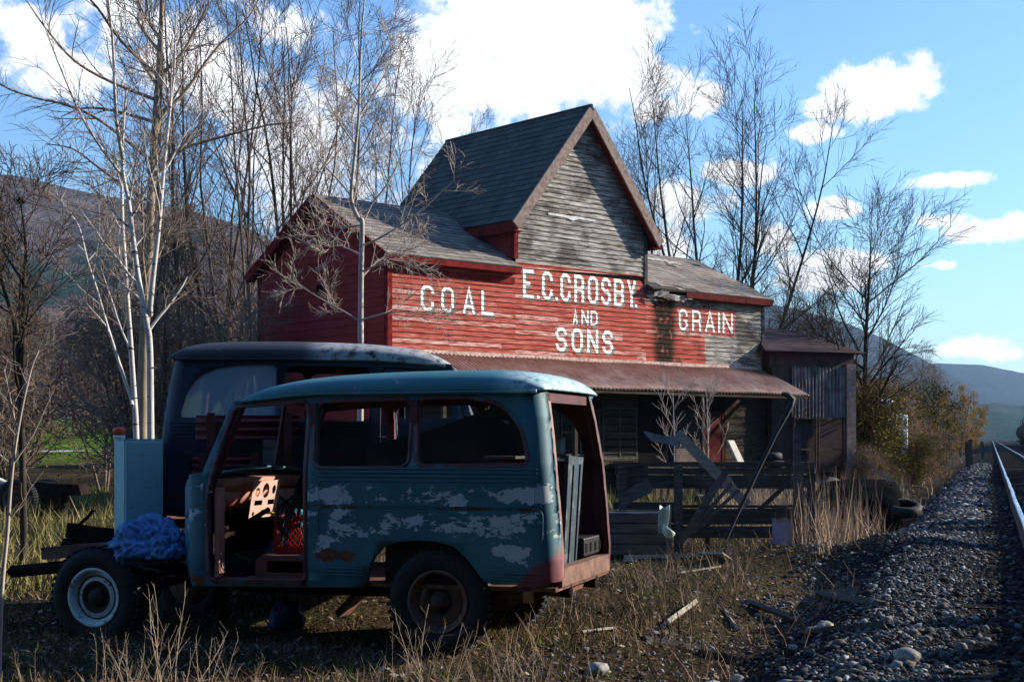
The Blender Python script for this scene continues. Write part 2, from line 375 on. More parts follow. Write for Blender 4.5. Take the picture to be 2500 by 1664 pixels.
def lap(mb, org, U, V, N, h0, h1, exp_, edges, seg, thick, rng, lift=.004, gap=.004, skip=None, jit=.004, sub=1):
    """courses of overlapping boards / slates on a plane. edges(h) -> list of (u0,u1) at height h along V"""
    h = h0
    while h < h1 - 1e-4:
        e = min(exp_, h1 - h)
        a = edges(h + 1e-3); c = edges(h + e - 1e-3)
        for (a0, a1), (c0, c1) in zip(a, c):
            if a1 - a0 < .02: continue
            u = a0 - rng.random() * seg[0] * .9
            while u < a1:
                w = rng.uniform(*seg); s0 = max(u, a0); s1 = min(u + w, a1); u += w
                if s1 - s0 < .03: continue
                if skip and skip((s0+s1)/2, h): continue
                f0 = (s0 - a0) / (a1 - a0); f1 = (s1 - a0) / (a1 - a0)
                t0 = c0 + (c1 - c0) * f0; t1 = c0 + (c1 - c0) * f1
                j = lambda: (rng.random() - .5) * jit
                gp = gap if s1 < a1 else 0
                hb0 = h + j(); hb1 = h + j(); tb = thick + abs(j())
                P_ = lambda uu, hh, nn: org + U*uu + V*hh + N*nn
                vs = [P_(s0, hb0, tb), P_(s1-gp, hb1, tb), P_(t1-gp, h+e, lift), P_(t0, h+e, lift), P_(s0, hb0, 0), P_(s1-gp, hb1, 0)]
                mb.add(vs, [(0, 1, 2, 3), (4, 5, 1, 0)])
        h += e
UX, VY, ZZ = Vector((1, 0, 0)), Vector((0, 1, 0)), Vector((0, 0, 1))
store = empty('grain_store', (BX, BY, 0), BROT, 'red clapboard coal and grain store with a tall grey slate gable and rusty porch roof', 'building')
rng = random.Random(4)
WL, WD = 13.6, 5.5; EV = 5.86; RG = 7.42; TE = 7.08; TP = 9.93; T0, T1 = 3.9, 8.6; TM = 6.25; RE = 5.68; RR = 7.0
# solid cores behind the boards
mb = MB()
mb.prism([(0, 0, 0), (T0, 0, 0), (T0, 0, EV), (0, 0, EV)], (0, .1, 0))
mb.prism([(T0, 0, 0), (T1, 0, 0), (T1, 0, TE), (TM, 0, TP), (T0, 0, TE)], (0, .1, 0))
mb.prism([(T1, 0, 0), (WL, 0, 0), (WL, 0, RE), (T1, 0, RE)], (0, .1, 0))
mb.prism([(0, 0.1, 0), (0, WD, 0), (0, WD, EV), (0, WD/2, RG), (0, 0.1, EV)], (.1, 0, 0))
mb.prism([(WL, 0.1, 0), (WL, WD, 0), (WL, WD, RE), (WL, WD/2, RR), (WL, 0.1, RE)], (-.1, 0, 0))
mb.prism([(0.1, WD, 0), (WL-.1, WD, 0), (WL-.1, WD, RE), (T1, WD, RE), (T1, WD, TE), (TM, WD, TP), (T0, WD, TE), (T0, WD, EV), (0.1, WD, EV)], (0, -.1, 0))
mb.box((T0+.01, .1, 5.0), (T0+.1, WD-.1, TE)); mb.box((T1-.1, .1, 5.0), (T1-.01, WD-.1, TE))
mb.build('frame_wall', M_dark, store)
def f_edges(h):
    if h < EV: return [(0.1, T0), (T0, T1 + (.0)), (T1, WL-.06)] if h < RE else [(0.1, T0), (T0, T1-.08)]
    if h < TE: return [(T0, T1-.08)]
    w = (TP - h) / (TP - TE) * (T1 - T0) / 2; return [(TM - w, TM + w)]
EXP = .125
mb = MB()
def fskip(u, h): return (9.1 < u < 9.9 and (5.28 < h < 5.42 or rng.random() < .10))
lap(mb, Vector((0, -.001, 3.5)), UX, ZZ, -VY, 0, TP - 3.5, EXP, lambda h: f_edges(h + 3.5), (1.1, 4.2), .030, rng, skip=lambda u, h: fskip(u, h + 3.5), jit=.006)
mb.build('clapboard_wall', M_front, store, fix=False)
mb = MB()
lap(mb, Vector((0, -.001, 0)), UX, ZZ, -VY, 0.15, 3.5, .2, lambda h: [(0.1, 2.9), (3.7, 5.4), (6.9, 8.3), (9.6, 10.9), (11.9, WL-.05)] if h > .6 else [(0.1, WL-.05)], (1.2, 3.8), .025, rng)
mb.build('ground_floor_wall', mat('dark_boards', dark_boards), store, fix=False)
mb = MB()
def s_edges(h):
    if h < EV: return [(0.1, WD-.06)]
    w = (RG - h) / (RG - EV) * WD / 2; return [(WD/2 - w, WD/2 + w)]
lap(mb, Vector((-.001, 0, 0)), VY, ZZ, -UX, 0.2, RG - .05, .2, s_edges, (2.5, 5.5), .022, rng)
mb.build('side_wall', mat('clapboard_side', wing_red), store, fix=False)
mb = MB(); lap(mb, Vector((T0, 0, 0)), VY, ZZ, -UX, 5.7, TE, .2, lambda h: [(.1, WD-.1)], (2.5, 5), .022, rng); mb.build('gable_cheek_wall', mat('clapboard_side', wing_red), store, fix=False)
mb = MB(); mb.box((-.03, 2.6, 5.02), (-.024, 2.86, 5.26)); mb.build('vent_opening', M_dark, store)
# corner boards and trim
for q_, m_ in ((((-.035, -.04, 3.3), (.1, .1, EV-.02)), M_red_trim), (((-.035, WD-.06, 0), (.08, WD+.05, EV-.1)), M_red_trim), (((T0-.06, -.045, EV+.12), (T0+.07, .1, TE-.06)), M_red_trim),
    (((T1-.08, -.05, RE-.25), (T1+.04, .08, TE-.1)), mat('dark_trim_wood', flat_mat((.07, .065, .065), .85))), (((WL-.07, -.045, 0.2), (WL+.04, .1, RE-.08)), mat('dark_trim_wood', None))):
    mb = MB(); mb.box(*q_); mb.build('corner_board', m_, store)
# roofs
def roof_side(name, m, org, U, V, length, slope, seg, rng, expo=.2, skip=None, edges=None, thick=.018):
    N = U.cross(V).normalized(); N = N if N.z > 0 else -N
    mb = MB(); mb.prism([org, org+U*length, org+U*length+V*slope, org+V*slope], N * -.05)
    base = mb.build(name, mat('roof_deck', flat_mat((.04, .033, .028), .9)), store)
    mb = MB(); lap(mb, org + N*.004, U, V, N, 0, slope, expo, edges or (lambda h: [(0, length)]), seg, thick, rng, skip=skip, jit=.012, gap=.008)
    sl = mb.build('slates', m, base, fix=False); return base
def slope_dir(dv, dz): v = Vector((0, dv, dz)); return v.normalized(), v.length
OH = .28
pitch = (RG - EV) / (WD / 2)
V1, L1 = slope_dir(WD/2 + OH, (WD/2 + OH) * pitch)
roof_side('left_wing_roof', mat('slates_grey', slate_grey), Vector((-.22, -OH, EV+.03 - OH*pitch)), UX, V1, T0+.2, L1, (.22, .38), rng)
roof_side('left_wing_back_roof', mat('slates_grey', slate_grey), Vector((-.22, WD+OH, EV+.03 - OH*pitch)), UX, Vector((0, -V1.y, V1.z)), T0+.2, L1, (.3, .5), rng)
p2 = (RR - RE) / (WD / 2); V2, L2 = slope_dir(WD/2 + OH, (WD/2 + OH) * p2)
def rskip(u, h): return (u < 2.3 and h < .42 - u*.15 and rng.random() < .75) or (1.2 < u < 3.4 and h > L2-.45 and rng.random() < .6) or rng.random() < .012
roof_side('right_wing_roof', mat('slates_brown', slate_brown), Vector((T1, -OH, RE+.03 - OH*p2)), UX, V2, WL-T1+.15, L2, (.22, .38), rng, skip=rskip)
roof_side('right_wing_back_roof', mat('slates_brown', slate_brown), Vector((T1, WD+OH, RE+.03 - OH*p2)), UX, Vector((0, -V2.y, V2.z)), WL-T1+.15, L2, (.3, .5), rng)
# tall gable roof
tp = (TP - TE) / ((T1 - T0) / 2); hw = (T1 - T0) / 2 + .27; TL = WD + .1; FO = .33
for sgn in (-1, 1):
    V3 = Vector((-sgn * hw, 0, hw * tp)); l3 = V3.length
    org = Vector((TM + sgn * hw, -FO, TP + .12 - hw * tp))
    roof_side('gable_roof_slope', mat('slates_dark', slate), org, VY, V3.normalized(), TL + FO, l3, (.25, .42), rng, expo=.22)
    mb = MB(); q = Vector((TM, -FO - .001, TP + .1)); e = org + Vector((0, 0, -.02))
    mb.plank(e + Vector((0, 0, -.11)), q + Vector((0, 0, -.11)), .26, .05, up=(0, 0, 1)); mb.build('rake_board', M_grey_trim, store)
    mb = MB(); mb.prism([e + Vector((0, .03, -.10)), q + Vector((0, .03, -.10)), q + Vector((0, FO, -.10)), e + Vector((0, FO, -.10))], (0, 0, -.02)); mb.build('soffit', M_red_trim, store)
    x = org.x; mb = MB(); mb.box((min(x, x - sgn*.06), -FO+.03, org.z-.25), (max(x, x - sgn*.06), TL, org.z-.03)); mb.box((min(x, TM+sgn*(hw-.26)), -FO+.03, org.z-.27), (max(x, TM+sgn*(hw-.26)), TL, org.z-.24)); mb.build('eave_board', M_red_trim, store)
mb = MB(); mb.tube([(TM, -FO, TP+.13), (TM, TL, TP+.13)], .05, 6); mb.build('ridge_cap', mat('dark_trim_wood', None or flat_mat((.07, .065, .065))), store)
# wing eaves and rakes
mb = MB(); z = EV - OH*pitch; mb.box((-.2, -OH-.01, z-.12), (T0-.05, -OH+.03, z+.01)); mb.box((-.2, -OH+.03, z-.13), (T0-.05, -.03, z-.10)); mb.box((.1, -.05, z-.36), (T0-.05, -.028, z-.2)); mb.build('eave_board', M_red_trim, store)
for sgn in (-1, 1):
    a = Vector((-.24, WD/2 + sgn*(WD/2+OH), EV - OH*pitch)); c = Vector((-.24, WD/2, RG+.0))
    mb = MB(); mb.plank(a + Vector((0, 0, -.08)), c + Vector((0, 0, -.08)), .22, .04); mb.build('rake_board', M_red_trim, store)
    mb = MB(); mb.prism([a + Vector((.02, 0, -.12)), c + Vector((.02, 0, -.12)), c + Vector((.24, 0, -.12)), a + Vector((.24, 0, -.12))], (0, 0, -.02)); mb.build('soffit', M_red_trim, store)
    mb = MB(); a2 = Vector((-.04, WD/2 + sgn*WD/2, EV-.2)); c2 = Vector((-.04, WD/2, RG-.26)); mb.plank(a2, c2, .16, .03); mb.build('frieze_board', M_red_trim, store)
z = RE - OH*p2
mb = MB(); mb.box((T1+1.35, -OH-.01, z-.15), (WL+.12, -OH+.03, z+.01)); mb.box((T1+1.2, -OH+.03, z-.16), (WL+.12, -.03, z-.13)); mb.build('eave_board', mat('dark_red_wood', flat_mat((.09, .025, .022), .8)), store)
mb = MB(); mb.plank((WL+.15, -OH, RE-.08-OH*p2+.02), (WL+.15, WD/2, RR-.06), .16, .04); mb.build('rake_board', M_grey_trim, store)
mb = MB(); r2 = random.Random(8)
for i in range(9):
    u = T1 + .05 + i * .16; mb.plank((u, -.08 - r2.random()*.15, RE-.22-r2.random()*.12), (u + r2.uniform(.25, .55), -.12 - r2.random()*.2, RE-.2-r2.random()*.18), .07 + r2.random()*.06, .02, jag=.04, rng=r2)
mb.build('broken_eave_boards', mat('pale_rotten_wood', flat_mat((.42, .39, .34), .9, .35)), store)
mb = MB()
for (u, h, w) in ((2.4, 2.75, .9), (3.0, 2.55, .7), (1.6, 2.85, .6)):
    o_ = Vector((T1 + u, -OH, RE + .06 - OH*p2)) + V2 * h; mb.plank(o_, o_ + UX * w + V2*r2.uniform(-.1, .1), .2, .02, up=V2, jag=.05, rng=r2)
mb.build('exposed_roof_boards', mat('pale_rotten_wood', flat_mat((.42, .39, .34), .9, .35)), store)
mb = MB(); mb.box((10.15, WD/2-.1, RR-.1), (10.35, WD/2+.1, RR+.62)); bevel(mb.build('vent_pipe', mat('dark_trim_wood', None or flat_mat((.07, .065, .065))), store), .02)
# torn white strip on the gable
mb = MB(); pts = [uz(1200 + x/2.036, 230 + y/2.036) for x, y in ((275, 588), (300, 592), (345, 597), (385, 606), (420, 607), (470, 618), (512, 626), (510, 635), (470, 629), (430, 622), (398, 630), (368, 616), (330, 608), (300, 604), (278, 600))]
mb.prism([(u, -.045, z_) for u, z_ in pts], (0, .012, 0)); mb.build('torn_flashing', mat('dull_white_metal', flat_mat((.5, .5, .5), .7, .35, 14)), store)
mb = MB(); r2 = random.Random(3); mb.box((.1, -.032, 3.5), (WL-.08, -.027, 3.62)); mb.build('pale_base_board', mat('peeling_pink_wood', flat_mat((.5, .36, .31), .9, .4, 14)), store)
# lettering
def clipz(poly, z0, z1):
    for lim, sg in ((z0, 1), (z1, -1)):
        out = []
        for i in range(len(poly)):
            a = poly[i]; c = poly[(i + 1) % len(poly)]; da = (a[1]-lim)*sg; dc = (c[1]-lim)*sg
            if da >= 0: out.append(a)
            if (da >= 0) != (dc >= 0): t = da / (da - dc); out.append((a[0] + (c[0]-a[0])*t, lim))
        poly = out
        if len(poly) < 3: return []
    return poly
def strokes(pts, t, closed=False):
    P2 = [Vector(p) for p in pts]; n = len(P2); L_ = []; R_ = []
    for i in range(n):
        if closed or 0 < i < n-1: d0 = (P2[i]-P2[i-1]).normalized(); d1 = (P2[(i+1) % n]-P2[i]).normalized()
        elif i == 0: d0 = d1 = (P2[1]-P2[0]).normalized()
        else: d0 = d1 = (P2[-1]-P2[-2]).normalized()
        nn = Vector((-(d0.y+d1.y), d0.x+d1.x)).normalized(); k = 1 / max(.45, nn.dot(Vector((-d0.y, d0.x))))
        L_.append(P2[i] + nn*t/2*k); R_.append(P2[i] - nn*t/2*k)
    return [[tuple(L_[i]), tuple(L_[(i+1) % n]), tuple(R_[(i+1) % n]), tuple(R_[i])] for i in range(n if closed else n-1)]
def glyph(ch, w, h, t):
    a = t/2; x0, x1, y0, y1 = a, w-a, a, h-a; c = min(w, h)*.24; m = h/2; q = []
    if ch in 'CG':
        q += strokes([(x1, h*.67), (x1, y1-c), (x1-c, y1), (x0+c, y1), (x0, y1-c), (x0, y0+c), (x0+c, y0), (x1-c, y0), (x1, y0+c), (x1, h*(.36 if ch == 'C' else .46))], t)
        if ch == 'G': q += strokes([(w*.55, h*.44), (w, h*.44)], t)
    elif ch in 'O': q += strokes([(x1, y1-c), (x1-c, y1), (x0+c, y1), (x0, y1-c), (x0, y0+c), (x0+c, y0), (x1-c, y0), (x1, y0+c)], t, True)
    elif ch == 'D': q += strokes([(x0, y0), (x0, y1), (x1-c, y1), (x1, y1-c), (x1, y0+c), (x1-c, y0)], t, True)
    elif ch == 'A': q += strokes([(x0, 0), (w/2, h-a*.4), (x1, 0)], t) + strokes([(w*.25, h*.3), (w*.75, h*.3)], t)
    elif ch == 'L': q += strokes([(x0, h), (x0, y0), (w, y0)], t)
    elif ch == 'E': q += strokes([(w, y1), (x0, y1), (x0, y0), (w, y0)], t) + strokes([(t, m), (w*.66, m)], t)
    elif ch == 'I': q += strokes([(w/2, 0), (w/2, h)], t)
    elif ch == 'N': q += strokes([(x0, 0), (x0, h)], t) + strokes([(x1, 0), (x1, h)], t) + strokes([(x0, y1), (x1, y0)], t)
    elif ch == 'S': q += strokes([(x1, h*.7), (x1, y1-c), (x1-c, y1), (x0+c, y1), (x0, y1-c), (x0, m+c), (x0+c, m), (x1-c, m), (x1, m-c), (x1, y0+c), (x1-c, y0), (x0+c, y0), (x0, y0+c), (x0, h*.29)], t)
    elif ch == 'R': q += strokes([(x0, 0), (x0, y1), (x1-c, y1), (x1, y1-c), (x1, m+c*.6), (x1-c, m-.02*h), (t, m-.02*h)], t) + strokes([(x1-c, m-.02*h), (x1, m-c), (x1, 0)], t)
    elif ch == 'B': q += strokes([(x0, y0), (x0, y1), (x1-c, y1), (x1, y1-c), (x1, m+c*.7), (x1-c*.6, m), (x1, m-c*.7), (x1, y0+c), (x1-c, y0)], t, True) + strokes([(t, m), (x1-c*.6, m)], t)
    elif ch == 'Y': q += strokes([(x0, h), (w/2, h*.47), (x1, h)], t) + strokes([(w/2, h*.5), (w/2, 0)], t)
    elif ch == '.': q += [[(0, 0), (t, 0), (t, t), (0, t)]]
    return q
def word(name, label, letters, ox, sc, zb, h, t, parent, wscale=1.0):
    for ch, x0, x1 in letters:
        wo = None
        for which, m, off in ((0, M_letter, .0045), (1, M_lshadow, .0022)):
            mb = MB(); u0 = uz(ox + x0/sc, 760)[0]; u1 = uz(ox + x1/sc, 760)[0]
            if ch == '.': u1 = u0 + t
            for q in glyph(ch, max(u1-u0, t), h, t):
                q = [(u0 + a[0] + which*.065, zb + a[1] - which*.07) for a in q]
                k = math.floor((min(p[1] for p in q) - 3.5) / EXP)
                while 3.5 + k*EXP < max(p[1] for p in q):
                    z0 = 3.5 + k*EXP; pc = clipz(q, z0 + .006, z0 + EXP - .001)
                    if len(pc) >= 3: mb.add([(p[0], -(.001 + .034 - .026*(p[1]-z0)/EXP + off), p[1]) for p in pc], [tuple(range(len(pc)))])
                    k += 1
            if which == 0: wo = mb.build('painted_letter', m, parent, fix=False); wo['label'] = 'white painted %s of the %s' % ('letter ' + ch if ch != '.' else 'full stop', label)
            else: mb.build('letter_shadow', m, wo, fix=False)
def letter_mat(b, p):
    o = b.obj(); n = b.noise(b.scale(o, .8, 1, 9), 7, 6, .75); setp(b, p, b.mix(b.step(n, .63, .7), b.ramp(n, [(.3, (.9, .89, .85)), (.55, (.8, .78, .74))]), (.5, .25, .21)), .8, n, .3, .01)
M_letter = mat('flaking_white_paint', letter_mat)
A1 = (980, 7.3625); A2 = (1240, 3.927)
word('sign_lettering', 'word COAL', [('C', 335, 572), ('O', 702, 928), ('A', 1088, 1312), ('L', 1425, 1645)], *A1, 4.53, .60, .074, store)
word('sign_lettering', 'line E.C.CROSBY.', [('E', 138, 242), ('.', 272, 290), ('C', 320, 420), ('.', 450, 468), ('C', 497, 592), ('R', 630, 722), ('O', 760, 857), ('S', 888, 977), ('B', 1010, 1102), ('Y', 1135, 1222), ('.', 1213, 1230)], *A2, 5.04, .70, .084, store)
word('sign_lettering', 'word AND', [('A', 615, 664), ('N', 698, 766), ('D', 786, 852)], *A2, 4.47, .38, .052, store)
word('sign_lettering', 'word SONS', [('S', 450, 560), ('O', 604, 710), ('N', 753, 858), ('S', 898, 1001)], *A2, 3.76, .60, .084, store)
word('sign_lettering', 'word GRAIN', [('G', 1633, 1714), ('R', 1760, 1842), ('A', 1883, 1977), ('I', 2008, 2024), ('N', 2053, 2147)], *A2, 4.53, .57, .062, store)
# porch roof: corrugated sheet on posts
def rust_sheet(b, p):
    o = b.obj(); n = b.noise(o, 1.2, 6, .65); n2 = b.noise(b.scale(o, 1, .25, 1), 9, 5)
    c = b.ramp(b.m('ADD', b.m('MULTIPLY', n, .6), b.m('MULTIPLY', n2, .4)), [(.33, (.22, .10, .06)), (.46, (.42, .23, .155)), (.6, (.54, .37, .28)), (.75, (.6, .52, .46))])
    setp(b, p, c, .7, n2, .2, .01, metal=.1)
PO, PZ0, PZ1 = 1.55, 3.52, 2.78; V = []; nu = 112*8; U0, U1 = -1.0, WL + .12
for j in range(3):
    f = j / 2
    for i in range(nu + 1):
        u = U0 + (U1-U0)*i/nu; uu = u + f * 0.0
        V.append((uu, -.03 - f*PO, PZ0 + (PZ1-PZ0)*f + .03*sin(i/8*2*pi) + .012*sin(u*1.7 + f)))
Fp = [(j*(nu+1)+i, j*(nu+1)+i+1, (j+1)*(nu+1)+i+1, (j+1)*(nu+1)+i) for j in range(2) for i in range(nu)]
po = npmesh('porch_roof', V, Fp, mat('rusty_corrugated_sheet', rust_sheet), store, smooth=True); mod(po, 'SOLIDIFY', thickness=.004)
mb = MB()
mb.box((U0, -PO+.02, PZ1-.12), (U1, -PO+.06, PZ1-.055))
for i in range(14): u = U0 + .2 + i*1.13; mb.plank((u, -.06, PZ0-.1), (u, -PO+.08, PZ1-.09), .1, .05)
mb.build('rafters', mat('dark_boards', dark_boards), store)
for u in (.5, 4.6, 9.3): mb = MB(); mb.box((u-.05, -PO+.1, 0), (u+.05, -PO+.2, PZ1-.1)); mb.build('porch_post', mat('dark_boards', None), store)
# windows, door and loading shelf under the porch
M_glass = mat('dark_glass', lambda b, p: setp(b, p, (.01, .012, .014), .12)); M_sash = mat('old_sash_paint', flat_mat((.07, .07, .062), .8, .4))
for (a, c, z0, z1) in ((2.95, 3.65, 1.2, 2.3), (6.95, 8.25, 1.0, 2.35), (5.45, 6.85, 1.1, 2.3)):
    mb = MB(); mb.box((a, -.012, z0), (c, -.004, z1)); w = mb.build('window', M_glass, store)
    mb = MB()
    for x in (a, (a+c)/2-.02, c-.04): mb.box((x, -.035, z0), (x+.04, -.013, z1))
    for z in (z0, (z0+z1)/2-.02, z1-.04): mb.box((a+.041, -.033, z), (c-.041, -.014, z+.04))
    mb.build('window_frame', M_sash, w)
mb = MB(); mb.box((10.95, -.03, .3), (11.05, .0, 2.3)); mb.box((11.75, -.03, .3), (11.85, .0, 2.3)); mb.box((11.06, -.01, .3), (11.74, -.004, 2.3)); mb.build('doorway', mat('dark_red_wood', flat_mat((.09, .025, .022))), store)
mb = MB(); mb.box((7.2, -PO+.15, .62), (9.5, -PO+.3, .9)); mb.box((7.2, -PO+.3, .86), (9.5, -.03, .9))
for i in range(9): mb.box((7.25+i*.26, -PO+.17, 0), (7.4+i*.26, -PO+.2, .6))
mb.build('loading_platform', mat('platform_wood', flat_mat((.14, .105, .08), .9, .4)), store)
def brick(b, p):
    n = b.new('ShaderNodeTexBrick'); o = b.obj(); x, y, z = b.sep(o); cx = b.new('ShaderNodeCombineXYZ'); b.put(cx.inputs[0], x); b.put(cx.inputs[1], z); b.l.new(cx.outputs[0], n.inputs['Vector'])
    n.inputs['Scale'].default_value = 4; n.inputs['Color1'].default_value = (.1, .035, .025, 1); n.inputs['Color2'].default_value = (.06, .03, .025, 1); n.inputs['Mortar'].default_value = (.14, .13, .12, 1); n.inputs['Mortar Size'].default_value = .03
    setp(b, p, n.outputs['Color'], .9)
mb = MB(); mb.box((9.7, -.12, .1), (10.85, -.03, 1.35)); mb.build('brick_pier', mat('dark_brick', brick), store)

# ------------------------------------------------------------------ corrugated elevator tower beside the store
def tin_grey(b, p):
    o = b.obj(); n = b.noise(b.scale(o, 1, 1, .2), 6, 5, .7); n2 = b.noise(o, 1.4, 4)
    c = b.ramp(n, [(.3, (.03, .028, .028)), (.5, (.2, .17, .16)), (.7, (.4, .36, .34))]); c = b.mix(b.step(n2, .52, .64), c, (.16, .07, .055)); setp(b, p, c, .75, metal=.2)
tw = Vector(at(1796, 1000, 43)); twr = empty('elevator_shed', (tw.x, tw.y, 0), radians(22), 'tall shed of vertical corrugated sheets under a dark red hip roof', 'shed')
W2, D2 = 1.62, 1.4
V = []; n = 18*8; z0 = ats(1960, 1020, 43).z; zt = ats(1960, 900, 43).z
for z in (z0, zt):
    for i in range(n+1):
        x = -.55 + (W2+.55)*i/n; a = abs(((i/8) % 1) - .5)*2; V.append((x, -D2 - .06*ss(.25, .75, a), z + (.03*mnoise.noise(Vector((x*3, 0, 0))))))
npmesh('corrugated_wall', V, [(i, i+1, n+2+i, n+1+i) for i in range(n)], mat('tin_grey', tin_grey), twr)
mb = MB(); mb.box((-1.2, -D2+.0, .2), (-.55, -D2+.08, zt)); mb.box((-1.25, -D2+.1, .2), (W2, D2, zt+.1)); mb.build('wall', mat('dark_red_tin', flat_mat((.045, .02, .02), .7, .4)), twr)
mb = MB(); mb.box((W2-.3, -D2-.12, .1), (W2+.02, -D2-.02, zt+.1)); mb.build('corner_board', M_grey_trim, twr)
mb = MB()
for (x0, x1) in ((-.5, .25), (.35, 1.2)): 
    for x in (x0, x1): mb.box((x, -D2-.09, .5), (x+.05, -D2-.03, z0+.02))
    for z in (.55, 1.2, z0-.05): mb.box((x0+.05, -D2-.08, z), (x1, -D2-.04, z+.05))
mb.build('gate_frame', mat('rusty_iron', flat_mat((.1, .05, .035), .8, .5)), twr)
e = .3; zt2 = zt + .42; V = [(-1.3-e, -D2-e, zt2), (W2+e, -D2-e, zt2), (W2+e, D2+e, zt2), (-1.3-e, D2+e, zt2), (-1.0, 0, zt2+.78), (.0, 0, zt2+.78)]
mb = MB(); mb.add(V, [(0, 1, 5, 4), (1, 2, 5), (2, 3, 4, 5), (3, 0, 4), (3, 2, 1, 0)]); mb.box((-1.3, -D2-.02, zt-.05), (W2, D2, zt2-.01))
mb.build('roof', mat('red_tin_roof', flat_mat((.04, .014, .015), .7, .5, 4)), twr)

# ------------------------------------------------------------------ vehicles
TH = radians(18); JC, JS = cos(TH), sin(TH); JX, JY = -.532, 10.1
def J(x, y, off=0.0):        # traced point -> position along / above on the near side of the teal wagon
    x *= RK; y *= RK; k = (x - 1250) / F; ox = JX + JS*off; oy = JY + JC*off
    a = (k*oy - ox) / (JC + k*JS); return a, EYE + (HOR - y) * (oy - JS*a) / F
def paint(name, base, primer, rust, oxide, amt, fade=.3):
    def fn(b, p):
        o = b.obj(); x, y, z = b.sep(o)
        n = b.noise(o, 1.3, 5, .6); n2 = b.m('ADD', b.m('MULTIPLY', b.noise(b.scale(o, 1, 1, 2.0), 3.4, 6, .6, .3), .64), b.m('MULTIPLY', b.noise(b.scale(o, 1, 1, 1.5), 15, 6, .75, .5), .36)); n3 = b.noise(o, 14, 6, .7)
        c = b.mix(b.step(n, .35, .7), base, tuple(v*(1+fade) + .01 for v in base))
        c = b.mix(b.m('MULTIPLY', b.step(n3, .5, .75), .3), c, tuple(v*.45 for v in base))
        band = b.m('MAXIMUM', b.m('MAXIMUM', b.step(b.m('ABSOLUTE', b.m('SUBTRACT', z, 1.14)), .12, .03), b.m('MULTIPLY', b.step(b.m('ABSOLUTE', b.m('SUBTRACT', z, .93)), .16, .03), 1)),
                     b.m('MAXIMUM', b.m('MULTIPLY', b.step(b.m('ABSOLUTE', b.m('SUBTRACT', x, -.9)), .14, .03), b.step(b.m('ABSOLUTE', b.m('SUBTRACT', z, .83)), .3, .1)),
                                    b.m('MULTIPLY', b.step(b.m('ABSOLUTE', b.m('SUBTRACT', x, .55)), .25, .05), b.step(b.m('ABSOLUTE', b.m('SUBTRACT', z, .85)), .25, .1))))
        band = b.m('MULTIPLY', band, b.step(y, -.6, -.7))
        pr = b.step(b.m('ADD', n2, b.m('MULTIPLY', band, .115*amt)), .629, .638)
        c = b.mix(b.m('MULTIPLY', pr, .95), c, primer)
        rb = b.m('MAXIMUM', b.m('MULTIPLY', b.step(b.m('ABSOLUTE', b.m('SUBTRACT', z, .69)), .07, .01), b.m('MULTIPLY', b.step(b.m('ABSOLUTE', b.m('SUBTRACT', x, -.78)), .3, .05), 1.6)),
                 b.m('MAXIMUM', b.step(b.m('ABSOLUTE', b.m('SUBTRACT', z, 1.045)), .02, .004), b.m('MULTIPLY', b.step(x, -1.75, -1.95), b.step(z, .75, .45))))
        rs = b.step(b.m('ADD', b.noise(o, 5.5, 8, .72), b.m('MULTIPLY', rb, .17)), .66, .70)
        c = b.mix(rs, c, b.ramp(n3, [(.35, tuple(v*.3 for v in rust)), (.6, rust)]))
        ox = b.step(b.m('ADD', b.m('MULTIPLY', b.m('SUBTRACT', n, .5), .7), b.m('SUBTRACT', b.m('SUBTRACT', x, .62), b.m('MULTIPLY', b.m('SUBTRACT', z, .48), .8))), -.03, .05)
        c = b.mix(b.m('MULTIPLY', b.m('MULTIPLY', ox, b.step(z, .98, .8)), amt*.9), c, oxide)
        dr = b.step(b.m('ADD', b.noise(b.scale(o, 1, 1, .4), 9, 5, .7), b.m('MULTIPLY', b.step(z, 1.93, 1.87), .12)), .66, .8)
        c = b.mix(b.m('MULTIPLY', b.m('MULTIPLY', dr, b.step(z, 1.84, 1.9)), .8), c, tuple(v*.7 for v in rust))
        if 'roof' in name: c = b.mix(b.m('MULTIPLY', b.step(x, .35, .62), b.step(n3, .68, .45)), c, tuple(.3 + v*1.2 for v in base))  # sunlight painted in: roof colour lightened towards its sunward end
        setp(b, p, c, b.mix(pr, (.6,)*3, (.85,)*3), b.m('ADD', b.m('MULTIPLY', n3, .3), b.m('MULTIPLY', pr, -.5)), .25, .004, spec=.4)
    return mat(name, fn)
TEAL = paint('teal_paint', (.016, .10, .135), (.40, .46, .50), (.14, .045, .02), (.16, .03, .04), 1.0)
TEALROOF = paint('faded_teal_roof_lit_end', (.03, .14, .17), (.4, .38, .35), (.3, .12, .07), (.2, .06, .05), .25, .4)
NAVY = paint('navy_paint', (.008, .02, .042), (.02, .035, .06), (.08, .03, .02), (.05, .02, .03), .2)
NAVYROOF = paint('faded_dark_roof_lit_end', (.018, .023, .028), (.12, .11, .1), (.2, .1, .06), (.15, .1, .08), .3)
PALE = paint('pale_faded_paint', (.3, .3, .27), (.45, .42, .36), (.3, .1, .04), (.3, .12, .08), 1.0)
OXIDE = mat('red_oxide_primer', flat_mat((.085, .022, .028), .6, .35, 5)); OXL = mat('brown_pink_primer', flat_mat((.36, .16, .12), .55, .25, 5, .1))
RUST = mat('rusty_steel', flat_mat((.12, .05, .03), .85, .6, 9)); RUSTL = mat('brown_rusted_sill', flat_mat((.17, .085, .06), .75, .45, 7)); CHAS = mat('dark_chassis_steel', flat_mat((.022, .016, .014), .8, .5))
RUB = mat('tyre_rubber', flat_mat((.013, .013, .014), .75, .3, 20)); TAN = mat('tan_steel', flat_mat((.42, .34, .24), .7, .3))
